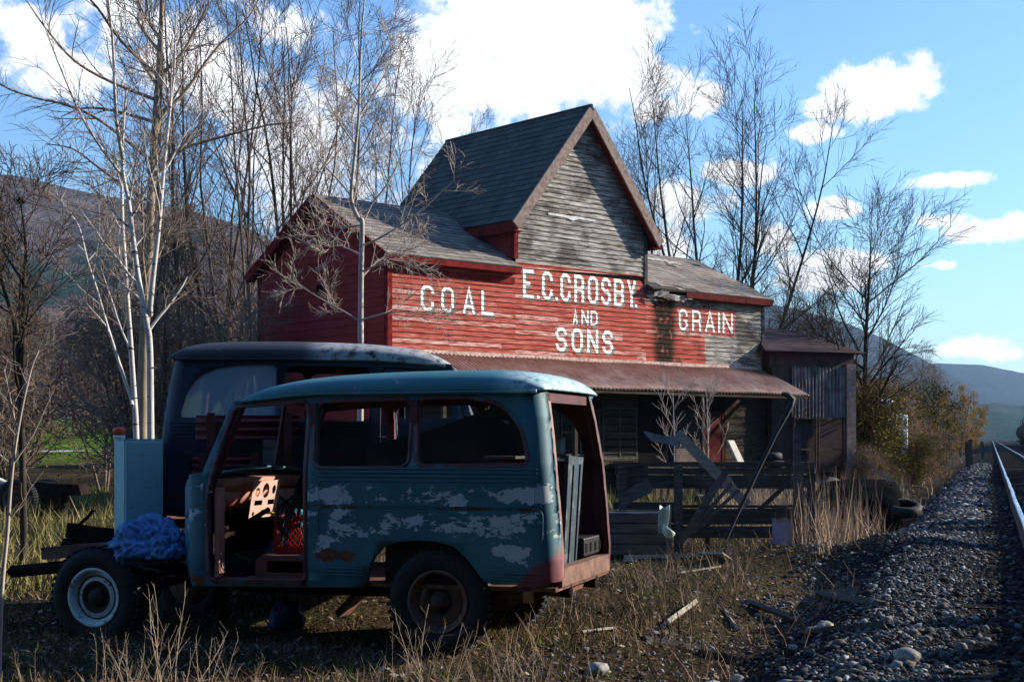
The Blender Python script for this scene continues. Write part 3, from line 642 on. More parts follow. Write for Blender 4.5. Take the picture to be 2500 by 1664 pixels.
def rim_mat(name, c, r):
    def fn(b, p):
        o = b.obj(); n = b.noise(o, 9, 6, .7); setp(b, p, b.mix(b.step(n, .53, .6), c, r), .6, n, .2, .005)
    return mat(name, fn)
CREAM = rim_mat('cream_rim_paint', (.5, .6, .62), (.16, .07, .035)); BRIM = rim_mat('rusty_rim_paint', (.10, .05, .03), (.035, .02, .015))
HUBM = mat('brown_hub_steel', flat_mat((.05, .03, .022), .75, .5, 9))
def spline(pts, n=6):
    out = []
    for i in range(len(pts) - 1):
        p0 = Vector(pts[max(i-1, 0)]); p1 = Vector(pts[i]); p2 = Vector(pts[i+1]); p3 = Vector(pts[min(i+2, len(pts)-1)])
        for k in range(n):
            t = k / n; out.append(tuple(.5*((2*p1) + (-p0+p2)*t + (2*p0-5*p1+4*p2-p3)*t*t + (-p0+3*p1-3*p2+p3)*t**3)))
    out.append(tuple(pts[-1])); return out
def rounded(poly, r, n=5):
    out = []
    for i in range(len(poly)):
        p = Vector(poly[i]); a = (Vector(poly[i-1]) - p); c = (Vector(poly[(i+1) % len(poly)]) - p)
        ra = min(r, a.length*.45, c.length*.45); a.normalize(); c.normalize()
        for k in range(n+1):
            t = k/n; out.append(tuple((p + a*ra)*(1-t)**2 + p*2*t*(1-t) + (p + c*ra)*t*t))
    return out
HW = .82                                        # half width of the body
def xrear(z): return float(np.interp(z, [.5, .69, 1.02, 1.35, 1.69, 1.88], [.868, .877, .852, .821, .775, .734]))
def lean(x, z):
    y = 0.0
    if z > 1.3: y += (z - 1.3) * .15
    if z < .6: y += (.6 - z) * .25
    R = .13; xe = xrear(z) - R
    if x > xe: t = min(1, (x - xe)/R); y += R * (1 - sqrt(max(0, 1 - t*t)))
    R = .16; xe = -2.08 + R
    if x < xe: t = min(1, (xe - x)/R); y += R*1.2 * (1 - sqrt(max(0, 1 - t*t)))
    return y
OUT = [J(*p) for p in ((400, 1338), (396, 1290), (395, 1200), (395, 1125), (400, 1106), (414, 1096), (438, 1090), (466, 1086), (474, 1060), (496, 1000), (514, 945), (527, 921), (620, 909), (700, 903), (945, 900), (1237, 897), (1250, 960), (1265, 1070), (1275, 1180), (1283, 1290), (1281, 1341),
    (1200, 1345), (1135, 1345), (1112, 1338), (1094, 1310), (1072, 1282), (1045, 1257), (1000, 1245), (955, 1243), (910, 1248), (880, 1258), (860, 1280), (847, 1310), (840, 1340), (832, 1352), (700, 1352), (560, 1350), (430, 1350), (408, 1346))]
DOOR = rounded([J(*p) for p in ((482, 1332), (482, 1130), (499, 1060), (532, 938), (690, 926), (697, 945), (697, 1335))], .05)
WIN1 = rounded([J(*p) for p in ((722, 1072), (722, 926), (936, 920), (936, 1070))], .075)
WIN2 = rounded([J(*p) for p in ((959, 1067), (959, 917), (1060, 916), (1120, 925), (1165, 950), (1192, 990), (1206, 1040), (1208, 1064))], .06)
def grow_poly(poly, d):
    c = Vector((sum(p[0] for p in poly)/len(poly), sum(p[1] for p in poly)/len(poly))); o = []
    for i, p in enumerate(poly):
        a = Vector(poly[i-1]); q = Vector(poly[(i+1) % len(poly)]); t = (q-a).normalized(); n = Vector((t.y, -t.x))
        if n.dot(Vector(p) - c) < 0: n = -n
        o.append(tuple(Vector(p) + n*d))
    return o
def panel(name, loops, m, parent, side=-1, inset=0.0, thick=.02, hw=HW, fine=True):
    """sheet in the side plane with holes, bent to the body's curvature"""
    L3 = [[Vector((x, 0, z)) for x, z in l] for l in loops]; flat = [p for l in L3 for p in l]
    bm = bmesh.new(); vs = [bm.verts.new(p) for p in flat]
    for t in tessellate_polygon(L3):
        try: bm.faces.new([vs[i] for i in t])
        except ValueError: pass
    xs = [-2.08 + .02*i for i in range(1, 9)] + [-1.9 + .2*i for i in range(12)] + [.6 + .014*i for i in range(20)]
    for x in xs: bmesh.ops.bisect_plane(bm, geom=bm.verts[:]+bm.edges[:]+bm.faces[:], plane_co=(x, 0, 0), plane_no=(1, 0, 0))
    for i in range(22): bmesh.ops.bisect_plane(bm, geom=bm.verts[:]+bm.edges[:]+bm.faces[:], plane_co=(0, 0, .5+.063*i), plane_no=(0, 0, 1))
    for v in bm.verts: v.co.y = side * (hw - inset - lean(v.co.x, v.co.z))
    bmesh.ops.recalc_face_normals(bm, faces=bm.faces)
    for f in bm.faces: f.smooth = True
    if sum(f.normal.y * f.calc_area() for f in bm.faces) * side < 0: bmesh.ops.reverse_faces(bm, faces=bm.faces)
    me = bpy.data.meshes.new(name); bm.to_mesh(me); bm.free(); me.materials.append(m)
    o = link(bpy.data.objects.new(name, me), parent)
    if thick: mod(o, 'SOLIDIFY', thickness=thick, offset=-1)
    return o
def strip(mb, pts, r=.006, side=-1, hw=HW): mb.tube([(x, side*(hw - lean(x, z) + .001), z) for x, z in pts], r, 6)
def wheel(parent, x, y, z, R, rimm, side=-1, steer=0.0, w=.19, rr=.215):
    M = Matrix.Translation((x, y, z)) @ Matrix.Rotation(steer, 4, 'Z') @ Matrix.Rotation(radians(90)*(-side), 4, 'X')
    wo = bpy.data.objects.new('wheel', None); wo.empty_display_size = .1; link(wo, parent)
    mb = MB(); h = w/2
    prof = [(rr-.01, -h*.8), (rr+.02, -h), (R*.85, -h*1.08), (R*.97, -h*.85), (R, -h*.5), (R*1.0, h*.5), (R*.97, h*.85), (R*.86, h*1.08), (rr+.05, h*1.03), (rr+.01, h*.85), (rr-.01, h*.7)]
    mb.lathe(prof, M, 56)
    for k in range(44):            # tread blocks
        a = 2*pi*k/44
        for (b0, b1, sh) in ((-h*.85, -h*.1, 0), (h*.1, h*.85, pi/44)):
            c0 = a+sh; vs = [M @ Vector((rad*cos(c0+da), rad*sin(c0+da), bb)) for rad in (R-.005, R+.012) for bb in (b0, b1) for da in (-.035, .035)]
            mb.add(vs, [(0,1,3,2), (4,6,7,5), (0,4,5,1), (2,3,7,6), (0,2,6,4), (1,5,7,3)])
    mb.build('tyre', RUB, wo)
    mb = MB(); mb.lathe([(rr+.012, h*.86), (rr+.016, h*.95), (rr+.004, h*.98), (rr-.012, h*.9), (rr-.02, h*.62), (rr-.03, h*.5), (rr*.72, h*.42), (rr*.66, h*.52), (rr*.58, h*.58), (rr*.5, h*.42), (rr*.45, h*.2), (.06, h*.15), (.0, h*.15)], M, 48); mb.lathe([(rr-.01, h*.5), (rr-.01, -h*.8), (.05, -h*.7)], M, 32)
    mb.build('rim', rimm, wo)
    mb = MB(); mb.lathe([(.075, h*.1), (.075, h*.5), (.055, h*.62), (.045, h*.95), (.03, h*1.05), (.0, h*1.05)], M, 20)
    for k in range(5): a = 2*pi*k/5; mb.lathe([(.012, h*.1), (.012, h*.4), (0, h*.42)], M @ Matrix.Translation((.1*cos(a), .1*sin(a), 0)), 6)
    mb.lathe([(rr*.60, h*.55), (rr*.58, h*.60), (rr*.5, h*.45), (.06, h*.2)], M, 32); mb.lathe([(rr*.80, h*.50), (rr*.775, h*.56), (rr*.75, h*.50)], M, 40)
    mb.build('hub', HUBM, wo); return wo
def roof_mesh(parent, m):
    gx = [-1.62, -1.60, -1.55, -1.48, -1.38, -1.25, -1.1, -.9, -.6, -.3, 0, .3, .45, .55, .63, .69, .73, .755, .765]
    gh = [.005, .035, .06, .085, .105, .12, .13, .14, .155, .16, .165, .16, .153, .142, .125, .102, .075, .045, .01]
    V = []; ny = 32
    for x, h in zip(gx, gh):
        zg = float(np.interp(x, [-1.62, -1.29, -1.01, .76], [1.817, 1.853, 1.873, 1.876])) + .0
        for i in range(ny+1):
            a = pi*i/ny; c = cos(a); s_ = sin(a); hw = HW - .065 - .03*ss(.66, .76, x) - .05*ss(-1.5, -1.62, x)
            y = -hw * math.copysign(abs(c)**.55, c); crown = .82 + .18*s_
            V.append((x, y, zg + h * (s_**.62) * crown))
    n = ny+1; Fr = [(j*n+i, j*n+i+1, (j+1)*n+i+1, (j+1)*n+i) for j in range(len(gx)-1) for i in range(ny)]
    o = npmesh('roof', V, Fr, m, parent, smooth=True); mod(o, 'SUBSURF', levels=1, render_levels=1); mod(o, 'SOLIDIFY', thickness=.012, offset=-1)
    for sd_ in (-1, 1):
        mb = MB(); mb.tube([(x, sd_*(HW-.062), float(np.interp(x, [-1.62, -1.29, -1.01, .76], [1.812, 1.848, 1.868, 1.871]))) for x in np.linspace(-1.6, .72, 12)], .014, 8)
        mb.build('rain_gutter', m, o)
    return o
def wagon(root, body, roofm, inner, wheels, navy=False):
    win_loops = [OUT, DOOR, WIN1, WIN2]
    panel('side_panel', win_loops, body, root, -1); panel('side_panel', win_loops, body, root, 1)
    for sd_ in (-1, 1): panel('inner_panel', [OUT, DOOR, grow_poly(WIN1, .008), grow_poly(WIN2, .008)], inner, root, sd_, inset=.045, thick=.01)
    if not navy:
        for wn_, nm in ((WIN1, 'window_surround'), (WIN2, 'window_surround')):
            panel(nm, [grow_poly(wn_, .03), wn_], mat('oxide_window_edge', edge_mat), root, -1, inset=-.002, thick=.012); panel(nm, [grow_poly(wn_, .03), wn_], OXIDE, root, 1, inset=-.002, thick=.012)
        panel('door_frame', [grow_poly(DOOR, .035), DOOR], mat('oxide_window_edge', edge_mat), root, -1, inset=-.002, thick=.014); panel('door_frame', [grow_poly(DOOR, .035), DOOR], OXIDE, root, 1, inset=-.002, thick=.014)
    for sd_ in (-1, 1):
        mb = MB()
        for z, x0, x1 in ((1.325, -.93, .74), (1.297, -.93, .74), (1.268, -.93, .74)): strip(mb, [(x, z) for x in np.linspace(x0, x1, 14)], .007, sd_)
        for x0, x1, z0, z1 in ((-.93, .72, 1.06, 1.235), (-.93, .78, .80, 1.045)):
            q = rounded([(x0, z0), (x0, z1), (x1, z1), (x1, z0)], .05, 4); strip(mb, q + [q[0]] if z0 > 1 else q[2:-2], .0045, sd_)
        for z in (.60, .575, .55): strip(mb, [(x, z) for x in np.linspace(-.9, -.58, 4)], .006, sd_); strip(mb, [(x, z) for x in np.linspace(.42, .8, 5)], .005, sd_)
        strip(mb, [(-2.05, 1.14), (-1.95, 1.14), (-1.8, 1.14)], .004, sd_)
        mb.build('pressed_rib', body, root)
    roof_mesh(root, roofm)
    # front: cowl top, firewall, pillars
    def arc(z0, bulge, n=10): return [(-1.83 - bulge*cos(pi*(i/n-.5)), -HW+.10 + (2*HW-.20)*i/n, z0) for i in range(n+1)]
    mb = MB(); n = 10; A = [(-1.80, -HW+.06 + (2*HW-.12)*i/n, 1.275 + .05*sin(pi*i/n)) for i in range(n+1)]; B_ = [(-2.05 - .05*sin(pi*i/n), -HW+.12 + (2*HW-.24)*i/n, 1.235 + .05*sin(pi*i/n)) for i in range(n+1)]
    mb.add(A + B_, [(i, i+1, n+2+i, n+1+i) for i in range(n)], True); co = mb.build('cowl', body if not navy else PALE, root); mod(co, 'SOLIDIFY', thickness=.015)
    mb = MB(); mb.box((-2.06, -HW+.13, .62), (-2.03, HW-.13, 1.235)); mb.box((-2.03, -HW+.1, .5), (-1.6, HW-.1, .53)); mb.build('firewall', CHAS if not navy else body, root)
    for sd_ in (-1, 1):
        mb = MB(); mb.box((-1.80, min(sd_*(HW-.03), sd_*(HW-.12)), .5), (-1.765, max(sd_*(HW-.03), sd_*(HW-.12)), 1.17)); mb.build('hinge_pillar', OXL if not navy else inner, root)
        mb = MB(); mb.tube([(-1.80, sd_*(HW-.08), 1.26), (-1.70, sd_*(HW-.10), 1.55), (-1.60, sd_*(HW-.12), 1.80)], .022, 8); mb.build('windshield_pillar', inner if not navy else PALE, root)
        mb = MB(); mb.box((-1.03, min(sd_*(HW-.05), sd_*(HW-.11)), .5), (-.97, max(sd_*(HW-.05), sd_*(HW-.11)), 1.8)); mb.build('door_pillar', inner, root); mb = MB(); mb.box((-.23, min(sd_*(HW-.05), sd_*(HW-.12)), 1.3), (-.17, max(sd_*(HW-.05), sd_*(HW-.12)), 1.82)); mb.build('door_pillar', inner, root)
    mb = MB(); mb.tube([(-1.59, y, 1.80 + .04*cos(y*1.6)) for y in np.linspace(-.7, .7, 9)], .03, 8); mb.tube([(-1.70, 0, 1.32), (-1.62, 0, 1.80)], .018, 6); mb.build('windshield_frame', inner if not navy else PALE, root)
    # floor, seats, wheel houses, chassis
    mb = MB(); mb.box((-1.8, -.76, .47), (.86, .76, .5)); mb.build('floor', RUST, root)
    for sd_ in (-1, 1):
        mb = MB(); mb.box((-.42, min(sd_*.55, sd_*.77), .5), (.36, max(sd_*.55, sd_*.77), .86)); mb.build('wheel_housing', CHAS, root)
        mb = MB(); y = sd_*.36; mb.tube(([] if navy else [(-3.95, y, .44 if sd_ < 0 else .62), (-3.4, y, .50 if sd_ < 0 else .62), (-2.85, y, .60), (-2.3, y, .50)]) + [(-1.8, y, .40), (-.6, y, .40), (0, y, .52), (.5, y, .46), (.86, y, .44)], .05, 4, True); mb.build('chassis_rail', CHAS, root)
        for xc in ((0,) if navy else (-2.86, 0)): mb = MB(); mb.tube([(xc + t, sd_*.52, .38 + .5*t*t) for t in np.linspace(-.5, .5, 9)], .025, 4); mb.build('leaf_spring', CHAS, root)
        mb = MB(); mb.box((.55, min(sd_*.5, sd_*.54), .36), (.62, max(sd_*.5, sd_*.54), .5)); mb.build('spring_bracket', TAN, root)
    for xc in ((0,) if navy else (-2.86, 0)): mb = MB(); mb.tube([(xc, -.68, .33), (xc, -.1, .33), (xc, .0, .33), (xc, .1, .33), (xc, .68, .33)], [.035, .04, .13, .04, .035], 12); mb.build('axle', CHAS, root)
    for q_ in ([] if navy else [((-3.4, -.36, .5), (-3.32, .36, .58))]) + [((-1.95, -.4, .36), (-1.85, .4, .44)), ((.7, -.4, .4), (.78, .4, .46))]: mb = MB(); mb.box(*q_); mb.build('cross_member', RUST, root)
    # rear opening
    zr = lambda z: xrear(z)
    for sd_ in (-1, 1):
        mb = MB(); pts = [(xrear(z) - .015, sd_*(HW - .155 - (z-1.3)*.15*(z > 1.3)), z) for z in (.56, .8, 1.0, 1.3, 1.55, 1.8)]
        mb.tube(pts, .036, 4); mb.build('rear_pillar', OXIDE if sd_ > 0 or navy else mat('faded_oxide', flat_mat((.22, .10, .085), .6, .35, 8)), root)
    mb = MB(); mb.box((.66, -.62, 1.80), (.73, .62, 1.87)); mb.build('rear_header', OXIDE, root)
    mb = MB(); mb.box((.80, -.68, .50), (.885, .68, .63)); mb.build('rear_sill', RUSTL, root)
    return root
def edge_mat(b, p):
    o = b.obj(); n = b.noise(o, 5, 5, .6); setp(b, p, b.mix(b.step(n, .56, .64), (.10, .022, .032), (.02, .085, .11)), .6)
jeep = empty('station_wagon', (JX + HW*JS*1.0, JY + HW*JC*1.0, 0), -TH, 'stripped teal station wagon shell with peeling paint, no doors and no bonnet', 'wagon')
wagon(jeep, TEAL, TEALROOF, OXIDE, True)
wheel(jeep, -2.86, -.70, .31, .385, CREAM, -1); wheel(jeep, -.009, -.70, .375, .385, BRIM, -1); wheel(jeep, -2.86, .70, .30, .36, BRIM, 1); wheel(jeep, 0, .70, .36, .37, BRIM, 1)
# dashboard of the teal wagon: ledge, instrument plate with holes, glove door
mb = MB(); y0, y1 = -.70, .72; n = 12
T_ = [(-1.80, y0+(y1-y0)*i/n, 1.245) for i in range(n+1)]; U_ = [(-1.66 + .05*cos(pi*(i/n-.5)), y0+(y1-y0)*i/n, 1.235) for i in range(n+1)]; D_ = [(-1.70 + .05*cos(pi*(i/n-.5)), y0+(y1-y0)*i/n, 1.13) for i in range(n+1)]; E_ = [(-1.745 + .0*i, y0+(y1-y0)*i/n, .99 - .0*i) for i in range(n+1)]
for a, c in ((T_, U_), (U_, D_), (D_, E_)): mb.add(a + c, [(i, i+1, n+2+i, n+1+i) for i in range(n)], True)
da = mb.build('dashboard', OXL, jeep); mod(da, 'SOLIDIFY', thickness=.008)
def yz(poly, x, slope=.16): return [(x - (1.2 - z)*slope, y, z) for y, z in poly]
circ = lambda cy, cz, ry, rz, n=18: [(cy + ry*cos(2*pi*i/n), cz + rz*sin(2*pi*i/n)) for i in range(n)]
rc = lambda a, c, e, f: [(a, e), (c, e), (c, f), (a, f)]
mb = MB(); mb.prism(yz(rc(-.16, .29, .92, 1.215), -1.628), (.006, 0, 0), [yz(h, -1.628) for h in (circ(.065, 1.135, .055, .06), circ(-.07, 1.125, .036, .036), circ(.20, 1.14, .03, .036), rc(-.10, .03, 1.02, 1.06), rc(.12, .23, 1.02, 1.06), circ(-.10, .955, .018, .018), circ(.25, .965, .014, .018), circ(.06, .96, .045, .022), circ(-.12, 1.19, .01, .01, 8), circ(.25, 1.195, .01, .01, 8))])
mb.build('instrument_panel', mat('pale_primer', flat_mat((.5, .33, .28), .6, .12, 6, .1)), jeep)
mb = MB(); mb.box((-1.70, -.14, .93), (-1.69, .28, 1.2)); mb.build('instrument_recess', M_dark, da)
mb = MB(); mb.prism(yz(rounded(rc(.32, .66, .92, 1.11), .02, 3), -1.625), (.012, 0, 0)); mb.box((-1.63, .47, 1.08), (-1.60, .49, 1.10)); mb.build('glove_box_door', mat('pale_primer', flat_mat((.5, .33, .28), .6, .12, 6, .1)), jeep)
mb = MB(); mb.tube([(-1.66, .05, .955), (-1.61, .06, .96), (-1.59, .10, .955)], .012, 8); mb.build('ignition_switch', mat('brass', flat_mat((.6, .38, .08), .3, .1, metal=.9)), jeep)
mb = MB(); mb.tube([(-1.75, .5, .62), (-1.5, .1, .72), (-1.2, -.3, .75)], .045, 10); mb.tube([(-1.7, -.45, .9), (-1.5, -.5, 1.0)], .02, 8); mb.build('steering_column', CHAS, jeep)
mb = MB(); mb.prism([(-1.55, -.62, .5), (-1.1, -.62, .5), (-1.1, -.62, .66), (-1.50, -.62, .66), (-1.55, -.62, .62)], (0, .9, 0), [[(-1.45, -.62, .53), (-1.15, -.62, .53), (-1.15, -.62, .62), (-1.45, -.62, .62)]]); mb.build('seat_base', mat('brown_red_steel', flat_mat((.14, .05, .04), .7)), jeep)
mb = MB(); mb.box((-1.76, -HW+.03, .455), (-1.03, -HW+.09, .475)); mb.build('door_sill', RUST, jeep)
mb = MB(); mb.plank((-3.62, -.36, .60), (-2.98, -.36, .66), .10, .08); mb.build('frame_horn', RUSTL, jeep); mb = MB(); mb.plank((-3.9, .36, .74), (-3.3, .36, .68), .13, .06); mb.tube([(-3.8, .36, .78), (-3.7, .36, .86), (-3.66, .38, .92)], .015, 6); mb.build('frame_horn', CHAS, jeep)

for ch in jeep.children:
    n_ = ch.name.split('.')[0]
    if n_ == 'dashboard': ch.location = (-.17, 0, 0)
    if n_ == 'instrument_panel' or n_ == 'ignition_switch': ch.location = (-.135, -.10, -.01)
    if n_ == 'glove_box_door': ch.location = (-.17, -.13, .01)
# navy wagon behind, facing the other way
g0 = .35; nav = empty('station_wagon', (-2.16, 12.1 + HW, g0), radians(-1.0), 'dark navy station wagon with a glazed curved rear quarter window, behind the teal one', 'wagon')
sub = wagon(nav, NAVY, NAVYROOF, mat('dark_blue_inner', flat_mat((.006, .01, .016), .7)), False, True)
DPAN = rounded([J(*p) for p in ((486, 1330), (486, 1130), (503, 1060), (535, 943), (686, 931), (693, 950), (693, 1332))], .05); DWIN = rounded([J(*p) for p in ((520, 1062), (552, 952), (676, 945), (680, 1064))], .05)
for sd_ in (-1, 1):
    dd = panel('door', [DPAN, DWIN], NAVY, nav, sd_, inset=-.004, thick=.03)
    if sd_ < 0: mb = MB(); mb.tube([(-1.16, -HW-.02, 1.19), (-1.13, -HW-.045, 1.2), (-1.04, -HW-.045, 1.2)], .009, 8); mb.build('handle', mat('chrome', lambda b, p: setp(b, p, (.6, .6, .6), .2, metal=1)), dd)
def qglass(b, p):
    t = b.t; tr = b.new('ShaderNodeBsdfTransparent'); tr.inputs[0].default_value = (.55, .72, .85, 1); gl = b.new('ShaderNodeBsdfGlossy'); gl.inputs['Roughness'].default_value = .03; gl.inputs[0].default_value = (.8, .9, 1, 1)
    df = b.new('ShaderNodeBsdfDiffuse'); df.inputs[0].default_value = (.5, .7, .85, 1); m1 = b.new('ShaderNodeMixShader'); m1.inputs[0].default_value = .5; b.l.new(tr.outputs[0], m1.inputs[1]); b.l.new(df.outputs[0], m1.inputs[2])  # diffuse blue share brightens the pane in place of reflected light
    m2 = b.new('ShaderNodeMixShader'); m2.inputs[0].default_value = .22; b.l.new(m1.outputs[0], m2.inputs[1]); b.l.new(gl.outputs[0], m2.inputs[2]); b.l.new(m2.outputs[0], t.nodes['Material Output'].inputs[0])
panel('quarter_glass', [WIN2], mat('brightened_blue_glass', qglass), nav, -1, inset=.018, thick=0)
mb = MB(); mb.lathe([(.0, .02), (.055, .02), (.06, .0), (.085, .0), (.09, -.012)], Matrix.Translation((.50, -HW-.004, .98)) @ Matrix.Rotation(radians(90), 4, 'X'), 24); mb.build('fuel_cap', mat('dark_blue_inner', flat_mat((.006, .01, .016))), nav)
mb = MB(); mb.tube([(-1.86, -.45, 1.31), (-1.82, -.2, 1.36), (-1.80, .1, 1.39)], .008, 5); mb.build('wiper', mat('chrome', lambda b, p: setp(b, p, (.6, .6, .6), .2, metal=1)), nav)
for x, y in ((0, -.7), (0, .7)): wheel(nav, x, y, .33, .37, BRIM, -1 if y < 0 else 1)
def mirror_x(o):       # the navy wagon faces right: mirror its meshes end for end
    done = set()
    def rec(q):
        for ch in q.children:
            if ch.type == 'MESH' and ch.data.name not in done:
                done.add(ch.data.name); ch.data.transform(Matrix.Scale(-1, 4, (1, 0, 0))); ch.data.flip_normals()
            rec(ch)
    rec(o)
mirror_x(nav)

# ------------------------------------------------------------------ railway
def railmat(b, p): setp(b, p, (.62, .62, .62), b.ramp(b.noise(b.obj(), .7, 3), [(.3, .22), (.7, .4)]), metal=1)
def railside(b, p): setp(b, p, b.ramp(b.noise(b.obj(), 8, 5), [(.3, (.03, .018, .012)), (.7, (.08, .045, .03))]), .85)
for L, lab in ((.3675, 'long steel rail nearer the gravel shoulder, its worn top shining'), (1.80, 'steel rail on the far side of the track, seen as a thin bright line')):
    rail = empty('rail', (*rail_xy(L + .035, 0), .3), 0, lab, 'rail')
    ts = list(np.arange(-6, 60, .6)) + list(np.arange(60, 700, 5)); r3 = random.Random(int(L*10)); V1_, V2_ = [], []
    for t in ts:
        wob = .012*mnoise.noise(Vector((t*.35, L, 0))); dz = .012*mnoise.noise(Vector((t*.3, L, 5)))
        x, y = TN[0]*(wob) + TD[0]*t, TN[1]*(wob) + TD[1]*t
        for dl, z in ((-.036, .135), (-.034, .15), (.034, .15), (.036, .135)): V1_.append((x + TN[0]*dl, y + TN[1]*dl, z + dz - .015))
        for dl, z in ((-.07, 0), (-.07, .012), (-.012, .03), (-.012, .1), (-.036, .118), (.036, .118), (.012, .1), (.012, .03), (.07, .012), (.07, 0)): V2_.append((x + TN[0]*dl, y + TN[1]*dl, z + dz))
    def ext(V, m): return [(j*m+i, j*m+(i+1) % m, (j+1)*m+(i+1) % m, (j+1)*m+i) for j in range(len(ts)-1) for i in range(m)]
    npmesh('rail_head', V1_, ext(V1_, 4), mat('polished_rail', railmat), rail); npmesh('rail_web', V2_, ext(V2_, 10), mat('rusty_rail', railside), rail)
def tie_mat(b, p):
    o = b.obj(); n = b.noise(b.scale(o, .6, 9, 9), 3, 6, .7); r = b.oinfo()
    setp(b, p, b.mix(b.m('MULTIPLY', r, .5), b.ramp(n, [(.3, (.008, .007, .006)), (.6, (.03, .025, .022)), (.8, (.075, .065, .058))]), (.05, .045, .045)), .95, n, .8, .015)
TIEM = mat('old_sleeper_wood', tie_mat); r3 = random.Random(11)
mb = MB(); mb.plank((-1.3, 0, 0), (1.3, 0, 0), .16, .23, jag=.012, rng=r3); tie0 = mb.build('railway_tie', TIEM); n_t = 0
angT = math.atan2(TN[1], TN[0])
for i in range(120):
    t = 4.0 + i*.52 + r3.uniform(-.04, .04); o = tie0 if i == 0 else tie0.copy()
    if i: link(o)
    x, y = rail_xy(1.08 + r3.uniform(-.05, .05), t); o.location = (x, y, .185 + r3.uniform(-.012, .012)); o.rotation_euler = (0, r3.uniform(-.01, .01), angT + r3.uniform(-.03, .03))
    tag(o, 'weathered dark wooden sleeper half buried in ballast under the rails', 'sleeper', 'sleepers along the track')
mb = MB()
for i in range(260):
    t = 66.4 + i*.52; x, y = rail_xy(1.08, t); c = Vector((x, y, .215)); mb.plank(c - Vector((*TN, 0))*1.3, c + Vector((*TN, 0))*1.3, .16, .23, rng=r3)
tag(mb.build('far_sleepers', TIEM, fix=False), 'far wooden sleepers fading into one dark strip between the rails', 'sleepers', kind='stuff')
# tank cars standing on the siding
TL_ = 5.6; TANKM = mat('black_tank_paint', flat_mat((.03, .025, .024), .5, .4, .6)); r3 = random.Random(2)
tank0 = empty('tank_car', (0, 0, 0), 0, 'dark tank car standing in the train right of the track', 'tank car', 'tank cars of the standing train')
mb = MB(); M = Matrix.Translation((0, 0, 2.65)) @ Matrix.Rotation(radians(90), 4, 'X'); mb.lathe([(0, -7.6), (.8, -7.45), (1.35, -7.0), (1.5, -6.5), (1.5, 6.5), (1.35, 7.0), (.8, 7.45), (0, 7.6)], M, 28)
for k in range(-3, 4): mb.lathe([(1.5, k*2-.05), (1.53, k*2-.05), (1.53, k*2+.05), (1.5, k*2+.05)], M, 28)
mb.build('tank', TANKM, tank0)
mb = MB(); mb.box((-1.4, -8.1, .95), (1.4, 8.1, 1.2)); mb.build('underframe', CHAS, tank0)
mb = MB(); mb.lathe([(.5, 0), (.5, .45), (0, .5)], Matrix.Translation((0, 0, 4.1)), 16)
mb.build('dome_hatch', TANKM, tank0)
mb = MB()
for y in np.arange(-2, 2.1, .5):
    for x in (-.75, .75): mb.tube([(x, y, 4.0), (x, y, 5.0)], .025, 5)
for x in (-.75, .75): mb.tube([(x, -2, 5.0), (x, 2, 5.0)], .025, 5)
mb.build('railing', CHAS, tank0)
for yy in (-6.4, -5.2, 5.2, 6.4): mb = MB(); mb.lathe([(0, -.8), (.46, -.8), (.46, .8), (0, .8)], Matrix.Translation((0, yy, .46+.4)) @ Matrix.Rotation(radians(90), 4, 'Y'), 20); mb.build('wheelset', CHAS, tank0)
for i in range(9):
    o = tank0 if i == 0 else copy_tree(tank0); x, y = rail_xy(TL_ + i*.05, 150 + i*17.2); o.location = (x, y, 0); o.rotation_euler = (0, 0, angT)

# ------------------------------------------------------------------ stones, grass and litter (countless: one mesh each)
nr = np.random.default_rng(5)
def ico(sub):
    bm = bmesh.new(); bmesh.ops.create_icosphere(bm, subdivisions=sub, radius=1); bm.verts.index_update()
    v = np.array([q.co[:] for q in bm.verts]); f = np.array([[q.index for q in t.verts] for t in bm.faces]); bm.free(); return v, f
def gz(P_): return np.array([g(x, y) for x, y in P_])
def stones(name, pts, size, mt, sub=1, flat=.6, kind=True, lift=.25):
    v, f = ico(sub); n = len(pts); s_ = size[:, None] * nr.uniform(.65, 1.25, (n, 3)); s_[:, 2] *= flat
    jit = 1 + nr.uniform(-.3, .3, (n, len(v), 1)); V = v[None] * jit * s_[:, None, :]
    a = nr.uniform(0, 2*pi, n); c, s1 = np.cos(a)[:, None], np.sin(a)[:, None]; b_ = nr.uniform(-.6, .6, n); cb, sb = np.cos(b_)[:, None], np.sin(b_)[:, None]
    X = V[..., 0]*cb - V[..., 2]*sb; Z = V[..., 0]*sb + V[..., 2]*cb; Y = V[..., 1]
    P_ = np.stack([X*c - Y*s1, X*s1 + Y*c, Z], -1); base = np.column_stack([pts, gz(pts) + size*lift])
    P_ = (P_ + base[:, None]).reshape(-1, 3); Fc = (f[None] + (np.arange(n) * len(v))[:, None, None]).reshape(-1, 3)
    return npmesh(name, P_, Fc, mt)
def ballast(b, p):
    i = b.island(); n = b.noise(b.obj(), 30, 4, .7)
    c = b.ramp(i, [(0, (.02, .02, .022)), (.25, (.05, .05, .055)), (.45, (.11, .115, .12)), (.62, (.2, .205, .21)), (.75, (.12, .085, .06)), (.9, (.32, .33, .34)), (1, (.46, .46, .46))])
    setp(b, p, b.mix(b.m('MULTIPLY', n, .6), c, tuple(.05 for _ in range(3))), .85, n, .4, .004)
BAL = mat('ballast_stones', ballast)
def sample(n, L0, L1, t0, t1, dens, pw=1.6):
    t = t0 + (t1-t0) * nr.random(n)**pw; L = nr.uniform(L0, L1, n); k = nr.random(n) < np.array([dens(a, c) for a, c in zip(L, t)])
    L, t = L[k], t[k]; return np.column_stack([TN[0]*L + TD[0]*t, TN[1]*L + TD[1]*t])
